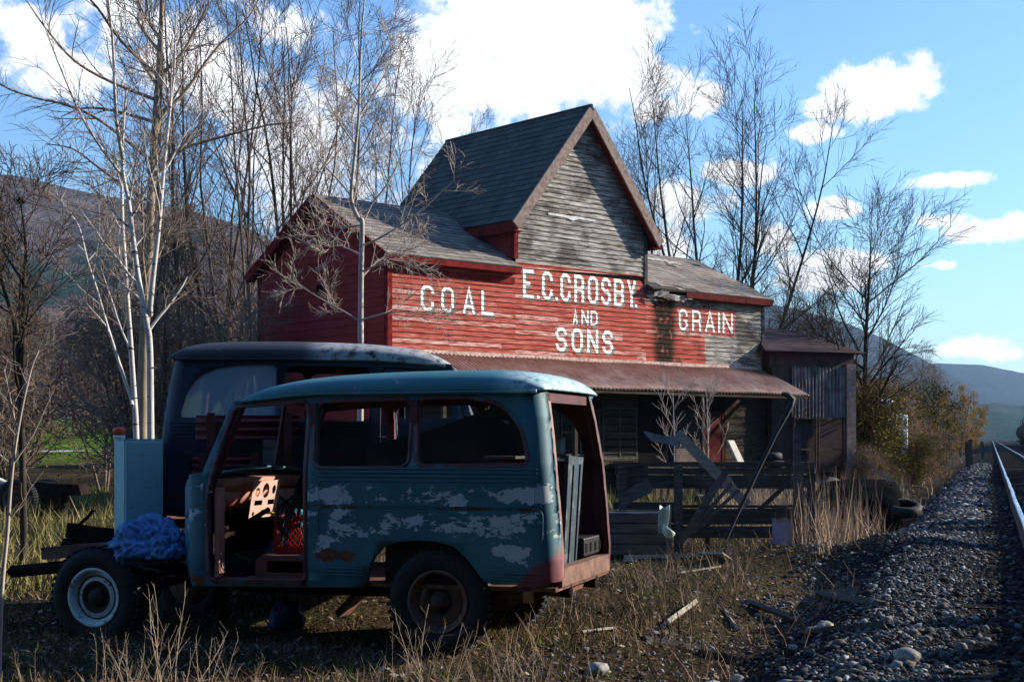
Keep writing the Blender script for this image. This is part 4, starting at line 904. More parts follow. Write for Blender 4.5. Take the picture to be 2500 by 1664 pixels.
def dshoulder(L, t):
    w = mnoise.noise(Vector((L*1.1, t*.6, 2)))
    d = exp(-((L + .62) / .42)**2) * 1.3
    d += (.3 if w > .02 else .06) * exp(-((L + 2.5) / .5)**2) * (1 if t < 11.5 else .12)
    d += .7 * exp(-((L + 1.75) / .5)**2) * (1 if 13 < t < 18.5 else (.3 if t < 13 else .04))
    return d
pn = sample(52000, -4.2, -.05, 5.5, 22, dshoulder, 1.7); stone = stones('gravel', pn, nr.uniform(.008, .022, len(pn))*(1+1.2*(nr.random(len(pn)) > .95)), BAL, 1); tag(stone, 'loose pale grey ballast stones along the track shoulder', 'gravel', kind='stuff')
pn = sample(14000, -2.4, -.05, 22, 75, dshoulder, 1.4); tag(stones('gravel', pn, nr.uniform(.03, .07, len(pn)), BAL, 1), 'ballast shoulder stones running on into the distance', 'gravel', kind='stuff')
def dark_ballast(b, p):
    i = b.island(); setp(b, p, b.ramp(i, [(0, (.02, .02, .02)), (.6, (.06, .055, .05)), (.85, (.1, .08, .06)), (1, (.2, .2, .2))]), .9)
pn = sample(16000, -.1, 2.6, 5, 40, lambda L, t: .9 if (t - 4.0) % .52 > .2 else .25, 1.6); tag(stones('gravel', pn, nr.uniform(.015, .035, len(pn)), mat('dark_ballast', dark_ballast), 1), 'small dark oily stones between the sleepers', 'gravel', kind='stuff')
SM = mat('field_stone', flat_mat((.3, .29, .27), .85, .35, 12)); r3 = random.Random(21)
for (x, y, Y, s_, lab) in ((1740, 1478, 9.4, .07, 'round pale stone below the rotten plank beside the gravel'), (1660, 1520, 9.05, .09, 'flat tan fieldstone lying in dry grass near the bottom'), (1560, 1518, 9.2, .06, 'small smooth stone beside the flat tan fieldstone'),
    (1800, 1500, 9.6, .05, 'small round stone just right of the pale round stone'), (2015, 1420, 10.8, .07, 'pale greenish rounded stone among splintered sleepers'), (1990, 1395, 10.9, .06, 'tan rounded stone leaning on the greenish one'), (2215, 1610, 8.1, .08, 'large grey angular stone on the ballast shoulder'), (1460, 1495, 9.6, .07, 'low grey stone in litter right of the wagon wheel')):
    p = ats(x * 1.0, y * 1.0 + 60, Y); v, f = ico(3); rs_ = random.Random(x)
    V = [(a*s_*1.3, b*s_, c*s_*.7) for a, b, c in [[float(q) * (1 + .3*mnoise.noise(Vector([float(e) for e in vv])*1.5 + Vector((x, 0, 0)))) for q in vv] for vv in v]]
    o = npmesh('stone', V, f, SM, smooth=True); o.location = (p.x, Y, g(p.x, Y) + s_*.35); o.rotation_euler = (0, 0, rs_.random()*6); tag(o, lab, 'stone')
def blades(name, pts, h, w, mt, lean_=.35, zb=None):
    n = len(pts); a = nr.uniform(0, 2*pi, n); z = gz(pts) if zb is None else zb; d = np.column_stack([np.cos(a), np.sin(a), np.zeros(n)]) * (w/2)[:, None]
    b0 = np.column_stack([pts, z - .01]); tip = nr.normal(0, 1, (n, 3)) * lean_ * h[:, None]; tip[:, 2] = h
    mid = tip * .5 + nr.normal(0, .06, (n, 3)) * h[:, None]
    V = np.stack([b0 - d, b0 + d, b0 + mid + d*.7, b0 + mid - d*.7, b0 + tip + d*.15, b0 + tip - d*.15], 1).reshape(-1, 3)
    i = np.arange(n)[:, None] * 6; Fc = np.concatenate([i + [0, 1, 2, 3], i + [3, 2, 4, 5]])
    return npmesh(name, V, Fc, mt)
def grass_mat(name, cols):
    def fn(b, p):
        i = b.island(); n = len(cols); setp(b, p, b.ramp(i, [(k/(n-1), c) for k, c in enumerate(cols)]), .8, spec=.2)
    return mat(name, fn)
DRY = grass_mat('dry_grass', [(.07, .045, .027), (.17, .115, .075), (.30, .22, .155), (.11, .065, .045), (.23, .17, .115), (.035, .03, .014)])
GRN = grass_mat('green_grass', [(.03, .05, .01), (.07, .11, .015), (.14, .15, .03), (.2, .17, .06), (.05, .08, .012)])
REED = grass_mat('reed_stalks', [(.25, .17, .11), (.42, .30, .2), (.5, .38, .27), (.3, .18, .11)])
def field(n, x0, x1, y0, y1, test, pw=1.3):
    y = y0 + (y1-y0) * nr.random(n)**pw; x = nr.uniform(x0, x1, n); k = np.array([test(a, c) for a, c in zip(x, y)]); return np.column_stack([x[k], y[k]])
def clump(x, y, th=0, f=1.2): return mnoise.noise(Vector((x*f, y*f, 9))) + .4*mnoise.noise(Vector((x*4*f, y*4*f, 4))) > th + nr.normal(0, .2)
P1 = field(46000, -5.5, 3.2, 8.2, 21, lambda x, y: Lat(x, y) < -2.1 - .6*nr.random() and abs(x) < .42*y and clump(x, y)); tag(blades('dry_grass', P1, nr.uniform(.02, .12, len(P1)), nr.uniform(.004, .009, len(P1)), DRY, .6), 'short dry matted grass over the yard', 'grass', kind='stuff')
P2 = field(22000, -6, 2.5, 8.2, 26, lambda x, y: Lat(x, y) < -2.6 and abs(x) < .42*y and clump(x, y, .12, .8)); tag(blades('green_grass', P2, nr.uniform(.03, .12, len(P2)), nr.uniform(.004, .01, len(P2)), GRN, .5), 'patches of short green weeds in the yard', 'grass', kind='stuff')
P3 = field(42000, -16, 6, 13.5, 42, lambda x, y: Lat(x, y) < -2.6 and abs(x) < .42*y and (x < -2.5 or y > 20) and clump(x, y, -.1, .5)); tag(blades('dry_grass', P3, nr.uniform(.1, .45, len(P3)) * (.6 + .5*nr.random(len(P3))), nr.uniform(.01, .02, len(P3)), grass_mat('meadow_grass', [(.10, .08, .03), (.24, .19, .09), (.14, .15, .03), (.34, .27, .15), (.2, .19, .05), (.08, .08, .02)]), .45), 'tall dry meadow grass and weeds behind the wagons', 'grass', kind='stuff')
P4 = field(9000, 3.6, 9.5, 16.5, 33, lambda x, y: -5.2 < Lat(x, y) < -1.75 and clump(x, y, -.2, .9)); tag(blades('reeds', P4, nr.uniform(.25, 1.0, len(P4))*nr.uniform(.6, 1.2, len(P4)), nr.uniform(.006, .014, len(P4)), REED, .13), 'stand of dry pinkish reeds right of the fence', 'reeds', kind='stuff')
for i, (xd, sc) in enumerate(((2000, .5), (2030, .42), (2055, .5), (2080, .55), (2105, .6))): pass
P5 = field(26000, 4, 60, 22, 150, lambda x, y: -5.5 < Lat(x, y) < -1.6 and clump(x, y, -.3, .4), 1.6); tag(blades('dry_grass', P5, nr.uniform(.15, .6, len(P5)), nr.uniform(.015, .04, len(P5)), REED, .4), 'dry brush along the foot of the railway bank', 'grass', kind='stuff')
def litter(name, pts, s0, s1, mt, label):
    n = len(pts); s_ = nr.uniform(s0, s1, n); a = nr.uniform(0, 2*pi, n); z = gz(pts) + nr.uniform(.004, .03, n)
    u = np.column_stack([np.cos(a), np.sin(a), nr.normal(0, .35, n)]) * s_[:, None]; v = np.column_stack([-np.sin(a), np.cos(a), nr.normal(0, .35, n)]) * (s_ * nr.uniform(.15, .7, n))[:, None]
    b0 = np.column_stack([pts, z]); V = np.stack([b0-u, b0-v, b0+u, b0+v], 1).reshape(-1, 3); tag(npmesh(name, V, np.arange(4*n).reshape(-1, 4), mt), label, 'litter', kind='stuff')
P7 = field(30000, -2, 14, 9, 42, lambda x, y: -3.8 < Lat(x, y) < -1.15 - .6*nr.random() and clump(x, y, .0, 1.1)); tag(blades('dry_grass', P7, nr.uniform(.06, .34, len(P7)), nr.uniform(.005, .012, len(P7)), DRY, .55), 'dry tufts along the edge of the gravel', 'grass', kind='stuff')
P6 = field(20000, -5, 4.2, 8.2, 22, lambda x, y: -9 < Lat(x, y) < -1.5 and abs(x) < .42*y); litter('leaf_litter', P6, .006, .035, grass_mat('litter', [(.05, .035, .02), (.2, .13, .08), (.22, .17, .12), (.12, .07, .04), (.16, .13, .10), (.34, .31, .27)]), 'dead leaves and wood chips strewn on the soil')
# ------------------------------------------------------------------ trees
class Grow:
    def __init__(s, seed): s.r = random.Random(seed); s.b = {}; s.tips = []
    def rec(s, lvl, pts, rad): s.b.setdefault((lvl, len(pts)), []).append((pts, rad))
    def path(s, p, d, L, n, wob, trop, sag=0):
        r = s.r; pts = [tuple(p)]; x, y, z = p; dx, dy, dz = d; st = L/(n-1)
        for i in range(n-1):
            dx += r.gauss(0, wob); dy += r.gauss(0, wob); dz += r.gauss(0, wob) + trop - sag*i
            q = st / sqrt(dx*dx+dy*dy+dz*dz); x += dx*q; y += dy*q; z += dz*q; q /= st; dx *= q; dy *= q; dz *= q
            pts.append((x, y, z))
        return pts
    def limb(s, pts, r0, r1, lvl, P):
        n = len(pts); s.rec(lvl, pts, [r0 + (r1-r0)*i/(n-1) for i in range(n)])
        if lvl >= P['max']: s.tips.append(pts[-1]); s.tips.append(pts[n//2]); return
        k = P['n'][lvl]; r = s.r; k = int(k * (.75 + .5*r.random()) + .5); L0 = math.dist(pts[0], pts[-1])
        for i in range(k):
            t = P['t0'][lvl] + (1 - P['t0'][lvl]) * (i + r.random()) / k; t = min(t, .985); q = t*(n-1); j = int(q); f = q-j
            a, c = pts[j], pts[j+1]; p = [a[m]+(c[m]-a[m])*f for m in range(3)]; d = Vector(c) - Vector(a); d.normalize()
            ax = d.cross(Vector((r.gauss(0, 1), r.gauss(0, 1), r.gauss(0, 1)))).normalized(); an = radians(r.uniform(*P['ang'][lvl]))
            nd = (Matrix.Rotation(an, 3, ax) @ d); L = P['len'][lvl] * L0 * (1 - .55*t) * r.uniform(.6, 1.25) if P['rel'] else P['len'][lvl] * r.uniform(.5, 1.25) * (1 - .45*t)
            rr = (r0 + (r1-r0)*t) * r.uniform(.42, .68); rr = max(rr, P['rmin'])
            s.limb(s.path(p, nd, L, P['seg'][lvl], P['wob'][lvl], P['trop'][lvl], P.get('sag', 0)), rr, max(rr*.3, P['rmin']*.6), lvl+1, P)
    def mesh(s, name, lv, m, parent, sides=(10, 7, 4, 3, 3, 3)):
        VV = []; FF = []; b = 0
        for (l, n), L in s.b.items():
            if l not in lv: continue
            k = sides[l]; P_ = np.array([q[0] for q in L]); R = np.array([q[1] for q in L]); d = np.gradient(P_, axis=1); d /= np.linalg.norm(d, axis=2, keepdims=True) + 1e-9
            ref = np.array([.31, .87, .12]) if l < 2 else np.array([.1, .2, .97]); a = np.cross(d, ref); a /= np.linalg.norm(a, axis=2, keepdims=True) + 1e-6; c = np.cross(d, a)
            th = np.arange(k)*2*pi/k; ring = P_[:, :, None] + R[:, :, None, None]*(a[:, :, None]*np.cos(th)[:, None] + c[:, :, None]*np.sin(th)[:, None]); N = len(L); V = ring.reshape(-1, 3)
            ii, jj, kk = np.meshgrid(np.arange(N), np.arange(n-1), np.arange(k), indexing='ij'); ba = (ii*n + jj)*k
            Fc = np.stack([ba+kk, ba+(kk+1) % k, ba+k+(kk+1) % k, ba+k+kk], -1).reshape(-1, 4) + b; VV.append(V); FF.append(Fc); b += len(V)
        return npmesh(name, np.concatenate(VV), np.concatenate(FF), m, parent, smooth=True)
    def leaves(s, name, m, parent, per, size, spread, keep=1.0):
        T = np.array(s.tips); T = T[nr.random(len(T)) < keep]; T = np.repeat(T, per, 0); n = len(T); c = T + nr.normal(0, spread, (n, 3))
        u = nr.normal(0, 1, (n, 3)); u /= np.linalg.norm(u, axis=1, keepdims=True); v = np.cross(u, nr.normal(0, 1, (n, 3))); v /= np.linalg.norm(v, axis=1, keepdims=True); z = nr.uniform(.5, 1.2, (n, 1))*size
        V = np.stack([c-u*z, c-v*z*.6, c+u*z, c+v*z*.6], 1).reshape(-1, 3); return npmesh(name, V, np.arange(4*n).reshape(-1, 4), m, parent)
def bark(name, a, c, sc=3, marks=None, tip=None):
    def fn(b, p):
        o = b.obj(); n = b.noise(b.scale(o, 4, 4, .9), sc, 6, .7); col = b.ramp(n, [(.3, a), (.7, c)])
        if marks:
            k = b.step(b.noise(b.scale(o, 2.2, 2.2, 11), 2.1, 4, .6), .60, .66); k2 = b.step(b.vor(b.scale(o, 1, 1, 1.1), 1.6), .13, .08); col = b.mix(b.m('MAXIMUM', k, k2), col, marks)
        setp(b, p, col, .85, n, .4, .01, spec=.2)
    return mat(name, fn)
B_DARK = bark('dark_bark', (.022, .018, .015), (.085, .07, .055)); B_TWIG = bark('brown_twigs', (.06, .042, .032), (.18, .13, .10)); B_TAN = bark('tan_bark', (.16, .12, .085), (.36, .28, .2), 2)
B_BIRCH = bark('white_birch_bark', (.38, .365, .35), (.62, .59, .56), 3, marks=(.03, .025, .022)); B_PALE = bark('pale_bark', (.3, .27, .24), (.55, .5, .46), 4, marks=(.12, .1, .09)); B_PTWIG = bark('pale_twigs', (.26, .21, .18), (.5, .42, .37)); B_BTW = bark('birch_twigs', (.13, .10, .085), (.32, .26, .22))
def tree_root(name, x, y, label, cat, group=None): return empty(name, (x, y, g(x, y) - .1), 0, label, cat, group)
def rel(pts, base): return [tuple(p - base) for p in pts]
def traced(seed, Y, stems, limbs, P, name, label, cat, mats, group=None, depth=.5, leaves=None):
    """stems/limbs: ((x,y) points of the 2500 px photograph, r0, r1); limbs lean out of the plane by their own depth"""
    G_ = Grow(seed); p0 = ats(*stems[0][0][0], Y); base = Vector((p0.x, Y, g(p0.x, Y) - .1)); root = tree_root(name, base.x, Y, label, cat, group)
    for pts, r0, r1 in stems:
        q = [ats(x, y, Y) for x, y in pts]
        if abs(pts[0][1] - stems[0][0][0][1]) < 40: q[0] = Vector((q[0].x, Y, base.z))
        q = [Vector(v) + Vector((0, mnoise.noise(Vector(v)*.3)*.25*min(1, i), 0)) for i, v in enumerate(spline([tuple(v) for v in q], 4))]; G_.limb(rel(q, base), r0, r1, 0, dict(P, n=[P['n0']]+P['n'][1:]))
    sx_ = sorted((y, x) for x, y in stems[0][0]); LX = lambda y: float(np.interp(y, [a[0] for a in sx_], [a[1] for a in sx_]))
    for pts, r0, r1 in limbs:
        pts = [(LX(pts[0][1]), pts[0][1])] + list(pts[1:]) if abs(LX(pts[0][1]) - pts[0][0]) < 30 else pts
        q = [ats(x, y, Y) for x, y in pts]; dp = G_.r.uniform(-depth, depth); m = len(q); q = [v + Vector((0, dp*i, 0)) for i, v in enumerate(q)]
        q = spline([tuple(v) for v in q], 3); G_.limb(rel([Vector(v) for v in q], base), r0, r1, 1, P)
    G_.mesh('trunk', (0,), mats[0], root); G_.mesh('limbs', (1,), mats[1], root); G_.mesh('crown', (2, 3, 4), mats[2], root)
    return root
PB = dict(max=3, n0=16, n=[14, 9, 6], t0=[.25, .2, .15], ang=[(30, 60), (25, 55), (25, 50)], len=[2.2, 1.1, .5], rel=False, seg=[8, 6, 4], wob=[.07, .10, .12], trop=[.05, .03, .02], rmin=.0045)
Z1 = lambda L: [(x/2.6133, y/2.6133) for x, y in L]; Z2 = lambda L: [(x/2.24, 400+y/2.24) for x, y in L]; Z3 = lambda L: [(600+x/2.34, 230+y/2.34) for x, y in L]
traced(1, 23, [([(345, 1290), (350, 1000), (358, 780), (368, 600), (376, 400), (386, 200), (392, 60), (398, -160)], .098, .03)],
    [(Z1(l), .032, .008) for l in ([(950, 1040), (800, 890), (620, 760), (430, 690), (300, 670), (130, 620), (0, 545)], [(1000, 1050), (1150, 950), (1400, 870), (1700, 790), (1850, 770)], [(1010, 740), (1150, 600), (1300, 370), (1400, 230), (1560, 60), (1640, -120)],
      [(1000, 490), (1150, 340), (1240, 160), (1310, 0), (1360, -200)], [(970, 490), (800, 290), (680, 110), (570, 0), (450, -120)], [(965, 330), (860, 120), (840, 0), (830, -150)], [(960, 780), (700, 690), (500, 660), (330, 700)], [(940, 1290), (780, 1180), (600, 1050), (420, 920), (230, 880)], [(960, 640), (760, 560), (560, 460), (420, 300), (330, 150)])],
    dict(PB, n0=12), 'bare_tree', 'tall bare tree with a smooth tan trunk, sunlit on its right side', 'tree', (B_TAN, B_TAN, B_BTW), depth=.35)
traced(2, 19, [(Z2([(820, 2000), (818, 1400), (820, 1000), (805, 860), (770, 650), (735, 380), (710, 200), (680, 60), (670, -100)]), .05, .02), (Z2([(822, 830), (850, 600), (880, 350), (905, 0), (930, -300), (950, -500), (960, -800)]), .038, .01)],
    [([(308, 400), (300, 300), (310, 150), (312, 20)], .03, .01), ([(300, 440), (240, 330), (200, 200), (190, 120)], .02, .006)], dict(PB, n0=9, len=[1.5, .8, .4], n=[10, 7, 5]), 'birch_tree', 'white birch that forks high, standing right of the tan trunk', 'tree', (B_BIRCH, B_BIRCH, B_BTW))
traced(3, 19.6, [(Z2([(738, 2000), (735, 1500), (722, 1200), (706, 850), (690, 560), (672, 300), (665, 100), (665, -200), (680, -420)]), .045, .012), (Z2([(722, 1320), (650, 1100), (590, 900), (530, 680), (480, 520), (440, 360), (380, 260), (300, 150)]), .026, .006)],
    [([(296, 500), (270, 400), (210, 330)], .02, .006)], dict(PB, n0=9, len=[1.5, .8, .4], n=[10, 7, 5]), 'birch_tree', 'white birch with a thin stem leaning far to the left', 'tree', (B_BIRCH, B_BIRCH, B_BTW))
TP_ = dict(PB, max=4, n0=5, n=[5, 7, 6, 4], t0=[.45, .2, .2, .2], ang=[(40, 70), (30, 60), (25, 55), (25, 50)], len=[1.1, .62, .36, .2], seg=[7, 6, 5, 4], wob=[.08, .11, .12, .12], trop=[.03, .04, .03, .02], rmin=.003)
traced(4, 18, [(Z3([(650, 1900), (655, 1430), (655, 1290), (660, 1000), (668, 740), (650, 720), (615, 640), (608, 560), (630, 350), (650, 150), (655, -30), (662, -300), (680, -540)]), .042, .01)],
    [(Z3(l), .014, .004) for l in ([(655, 1300), (560, 1240), (470, 1190), (300, 1090), (215, 1040)], [(655, 920), (590, 880), (540, 850), (440, 750), (370, 650)], [(680, 865), (760, 830), (870, 770), (1000, 690), (1100, 600), (1200, 520)], [(680, 1020), (760, 970), (860, 925), (960, 950), (1080, 1010)],
      [(668, 740), (720, 630), (800, 530), (870, 400), (920, 250), (930, 100)], [(610, 590), (520, 480), (430, 380), (350, 250), (300, 180)], [(665, 1290), (800, 1250), (930, 1240), (1100, 1270)], [(640, 750), (560, 770), (500, 850), (420, 860)], [(660, 1050), (740, 950), (850, 870), (930, 800)], [(650, 300), (560, 200), (480, 60), (420, -100)], [(650, 120), (720, 0), (800, -150), (850, -300)])],
    TP_, 'bare_tree', 'slim pale grey tree in front of the red side wall', 'tree', (B_PALE, B_PTWIG, B_PTWIG), depth=.15)
# left edge: dark young trees and a close thin sapling
traced(5, 17, [([(55, 1330), (48, 1000), (40, 800), (10, 690), (-5, 560)], .045, .01), ([(50, 1000), (58, 850), (65, 700), (72, 600), (60, 480)], .04, .008)], [], dict(PB, n0=12, len=[1.2, .6, .3], trop=[.08, .05, .02]), 'bare_tree', 'dark twin-stemmed young tree at the left edge', 'tree', (B_DARK, B_DARK, B_TWIG))
traced(6, 9.0, [([(2, 1664), (8, 1450), (20, 1300), (30, 1150), (50, 1010), (75, 900), (95, 850)], .016, .004)], [([(22, 1270), (60, 1220), (85, 1180)], .005, .002), ([(32, 1130), (80, 1060), (125, 960)], .007, .002), ([(45, 1060), (20, 960), (5, 900)], .006, .002)], dict(TP_, n0=6, max=2, len=[.4, .2, .1, .05], rmin=.0012), 'sapling', 'thin pale sapling rising close to the camera at the left edge', 'sapling', (B_PTWIG, B_PTWIG, B_PTWIG), depth=.02)
# big bare trees behind the store
def vase(seed, name, H, stems, spread, P, mats, r0=.12, st=.05, sw=.055):
    G_ = Grow(seed); r = G_.r; root = bpy.data.objects.new(name, None); link(root)
    for i in range(stems):
        a = 2*pi*i/stems + r.uniform(-.5, .5); tl = spread * r.uniform(.4, 1.1); d = Vector((cos(a)*tl, sin(a)*tl, 1)).normalized()
        G_.limb(G_.path((cos(a)*.15*(stems > 1), sin(a)*.15*(stems > 1), 0), d, H*r.uniform(.8, 1.0), 14, sw, st), r0*r.uniform(.6, 1), .012, 0, P)
    G_.mesh('trunk', (0,), mats[0], root); G_.mesh('limbs', (1,), mats[1], root); G_.mesh('crown', (2, 3, 4), mats[2], root); return root, G_
PV = dict(max=3, n=[13, 8, 5], t0=[.18, .15, .1], ang=[(22, 50), (22, 48), (20, 45)], len=[4.6, 1.9, .85], rel=False, seg=[9, 6, 4], wob=[.05, .07, .09], trop=[.05, .05, .03], rmin=.007)
B_MID = bark('grey_brown_bark', (.04, .033, .028), (.15, .12, .10)); v1, _ = vase(31, 'bare_tree', 17, 4, .18, PV, (B_MID, B_TWIG, B_TWIG), .10); v2, _ = vase(32, 'bare_tree', 17, 3, .12, dict(PV, ang=[(20, 45), (20, 45), (20, 45)]), (B_DARK, B_MID, B_TWIG), .14); v3, _ = vase(33, 'bare_tree', 17, 5, .27, PV, (B_MID, B_TWIG, B_TWIG), .10)
used = set()
def put(proto, x, y, sc, rz, label, group=None, cat='tree', name=None):
    o = proto if proto not in used else copy_tree(proto); used.add(proto)
    o.location = (x, y, g(x, y) - .1); o.rotation_euler = (0, 0, rz); o.scale = (sc,)*3; return tag(o, label, cat, group)
LBL = [(445, 44, v2, 1.05, 'dark bare tree just right of the birches, trunks nearly upright'), (500, 47, v1, 1.0, 'multi-stemmed dark bare tree between the birches and the store'), (585, 43, v3, .95, 'spreading dark bare tree touching the left corner of the store'), (705, 50, v2, 1.1, 'stout bare tree rising behind the left wing ridge'),
       (810, 49, v1, 1.02, 'bare tree behind the left wing with arching dark stems'), (900, 54, v3, .84, 'fine-branched bare tree left of the tall gable')]
for i, (xd, Y, pr, sc, lab) in enumerate(LBL): x = (xd*RK - 1250)/F*Y; put(pr, x, Y, sc, i*1.9 + .4, lab)
v4, _ = vase(41, 'bare_tree', 16, 7, .30, dict(PV, n=[16, 9, 6], len=[4.0, 1.7, .8], ang=[(25, 50), (22, 48), (20, 45)], trop=[.05, .05, .03]), (B_DARK, B_DARK, B_DARK), .14, .012, .03); v5, _ = vase(45, 'bare_tree', 10, 1, .02, dict(PV, n=[30, 13, 8], t0=[.2, .15, .1], len=[4.5, 1.7, .7], ang=[(35, 62), (25, 50), (20, 45)], wob=[.05, .07, .09], trop=[.05, .05, .03], rmin=.007), (B_DARK, B_DARK, B_DARK), .15, .03, .018)
xp = lambda xd, Y: (xd*RK - 1250)/F*Y
put(v4, xp(1665, 56), 56, 1.02, .9, 'large vase-shaped bare tree behind the right wing'); put(v5, xp(1990, 44), 44, 1.0, 0, 'bare spreading tree standing alone right of the elevator shed')
put(v3, xp(1420, 66), 66, .95, 2.2, 'pale bare tree seen close right of the gable'); put(v4, xp(1300, 70), 70, .95, 4.2, 'bare treetop showing just above the gable peak'); put(v1, xp(1850, 60), 60, .55, 3.0, 'small bare tree behind the elevator shed roof'); put(v5, xp(1880, 52), 52, .8, 2.0, 'low bare tree between the shed and the lone spreading tree')
put(v1, 22.5, 44, .62, 1.0, 'bare tree across the railway, behind the train', 'trees across the railway'); put(v3, 26, 50, .6, 2.0, 'bare tree across the railway, behind the train', 'trees across the railway')
# thicket on the left
TH_L = grass_mat('russet_leaves', [(.10, .05, .025), (.2, .09, .045), (.16, .12, .05), (.26, .13, .06), (.08, .05, .03)])
def thicket(seed, H, stems, spread, leafm, per, keep, size=.05, P=None, name='thicket_tree', spreadL=.15, m=None):
    P = P or dict(max=3, n=[12, 9, 6], t0=[.1, .1, .1], ang=[(30, 70), (30, 65), (25, 60)], len=[3.0, 1.4, .7], rel=False, seg=[7, 5, 4], wob=[.10, .12, .14], trop=[.03, .03, .0], rmin=.009)
    m = m or (B_DARK, B_TWIG, B_TWIG); root, G_ = vase(seed, name, H, stems, spread, P, m, .09)
    if per: G_.leaves('leaves', leafm, root, per, size, spreadL, keep)
    return root
B_TW2 = bark('pale_brown_twigs', (.12, .085, .065), (.3, .23, .185)); t1 = thicket(51, 8, 3, .35, TH_L, 1, .35, .05, m=(B_DARK, B_TWIG, B_TW2)); t2 = thicket(52, 9, 2, .25, TH_L, 1, .2, .05); t3 = thicket(53, 6, 5, .5, TH_L, 1, .5, .05, m=(B_TWIG, B_TW2, B_TW2)); t4 = thicket(54, 8.5, 3, .4, TH_L, 1, .1, .05, m=(B_TW2, B_TW2, B_TW2))
r3 = random.Random(77); TL2 = 'bare brown tree of the thicket behind the lawn on the left'
for i in range(22):
    Y = r3.uniform(40, 95) if i > 4 else r3.uniform(34, 40); xd = r3.uniform(-40, 620) if Y > 50 else r3.uniform(-40, 540); x = xp(xd, Y)
    if 50 < Y < 104 and xd < 450: Y = r3.uniform(104, 125); x = xp(xd, Y)
    if Y < 50 and xd < 300: xd = xd*.35 + (250 if i % 2 else -40); x = xp(xd, Y)
    put((t1, t2, t3, t4)[i % 4], x, Y, r3.uniform(.6, 1.0) * (1 + max(0, Y-60)*.004), r3.uniform(0, 6.3), TL2, 'thicket trees on the left')
for i in range(20): Y = r3.uniform(125, 170); xd = r3.uniform(-60, 640); put((t1, t2, t4)[i % 3], xp(xd, Y), Y, r3.uniform(1.0, 1.5), r3.uniform(0, 6.3), 'far bare tree along the back edge of the lawn', 'trees behind the lawn')
# hedgerow beside the track on the right
YG = grass_mat('yellow_green_leaves', [(.06, .08, .012), (.16, .15, .02), (.3, .22, .03), (.1, .06, .03), (.2, .17, .03)]); GO = grass_mat('golden_larch_needles', [(.3, .15, .02), (.42, .24, .03), (.5, .33, .06), (.28, .13, .03)]); DG = grass_mat('dark_green_leaves', [(.012, .03, .008), (.03, .06, .012), (.06, .09, .015), (.02, .04, .01)])
PH = dict(max=3, n=[12, 8, 5], t0=[.05, .1, .1], ang=[(30, 75), (30, 65), (25, 60)], len=[1.8, .9, .45], rel=False, seg=[6, 5, 4], wob=[.12, .14, .16], trop=[.03, .02, .0], rmin=.008)
h1 = thicket(61, 4.2, 5, .5, YG, 3, 1, .06, PH, 'shrub', .16); h2 = thicket(62, 3.2, 6, .6, grass_mat('mixed_autumn_leaves', [(.16, .07, .03), (.3, .2, .04), (.12, .1, .03), (.35, .16, .05)]), 1, .6, .05, PH, 'shrub', .16, (B_TWIG, B_TWIG, B_TW2)); h3 = thicket(63, 8, 2, .1, GO, 3, .9, .07, dict(PH, len=[1.6, .8, .4]), 'larch_tree', .14); h4 = thicket(64, 7, 2, .22, DG, 3, .75, .08, dict(PH, len=[2.4, 1.1, .5]), 'bushy_tree', .2)
SHL = (('leafy yellow-green shrub in the hedgerow beside the railway', 'leafy shrubs in the hedgerow'), ('bare brown shrub in the hedgerow beside the railway', 'bare shrubs in the hedgerow'))
for i in range(26):
    Y = r3.uniform(46, 66); xd = r3.choice((r3.uniform(1955, 2005), r3.uniform(2085, 2150), r3.uniform(1960, 2150))); low = xd > 2085; x = (xd*RK-1250)/F*Y
    if Lat(x, Y) > -2.6 or 2003 < xd < 2085: continue
    j = i % 2; put((h1, h2)[j], x, Y, r3.uniform(.35, .5) if low else r3.uniform(.75, 1.15), r3.uniform(0, 6), *SHL[j], 'shrub')
for i, (xd, Y, sc) in enumerate(((1990, 45, .62), (2005, 42, .38), (2035, 43, .2), (2062, 44, .2), (2088, 46, .4), (2105, 50, .6), (1968, 44, .7), (2125, 56, .7))): put((h1, h2)[i % 2], xp(xd, Y), Y, sc, i*1.3, *SHL[i % 2], 'shrub')
k = 0
while k < 40:
    Y = r3.uniform(42, 120); L = r3.uniform(-14, -3.6); x = (L - TN[1]*Y)/TN[0]; xd = (x/Y*F + 1250)/RK
    if xd < 1962 + (Y < 55)*30 or (1995 < xd < 2085 and Y < 76): continue
    j = 0 if r3.random() < .45 else 1; put((h1, h2)[j], x, Y, r3.uniform(.5, .8) * (.55 if xd > 2085 and Y < 105 else 1), r3.uniform(0, 6), *SHL[j], 'shrub'); k += 1
put(h4, xp(2135, 62), 62, .6, 0, 'dark green leafy tree left of the golden larches', cat='tree')
for i, (xd, Y, sc) in enumerate(((2163, 96, .5), (2188, 108, .62), (2210, 116, .72), (2230, 132, .62), (2246, 150, .6))): put(h3, xp(xd, Y), Y, sc, i, 'golden larch in the row beside the railway', 'golden larches')
for i in range(18): Y = 120 + i*9; L = -5 - r3.random()*6; x = (L - TN[1]*Y)/TN[0]; put((t1, t2, t4)[i % 3], x, Y, r3.uniform(.8, 1.1), r3.uniform(0, 6), 'distant bare tree lining the left of the railway', 'distant lineside trees on the left')
for i in range(22): Y = 210 + i*16; L = 11 + r3.random()*12; x = (L - TN[1]*Y)/TN[0]; put((t1, t2, t4)[i % 3], x, Y, r3.uniform(.9, 1.5), r3.uniform(0, 6), 'distant bare tree beyond the standing train', 'distant lineside trees on the right')
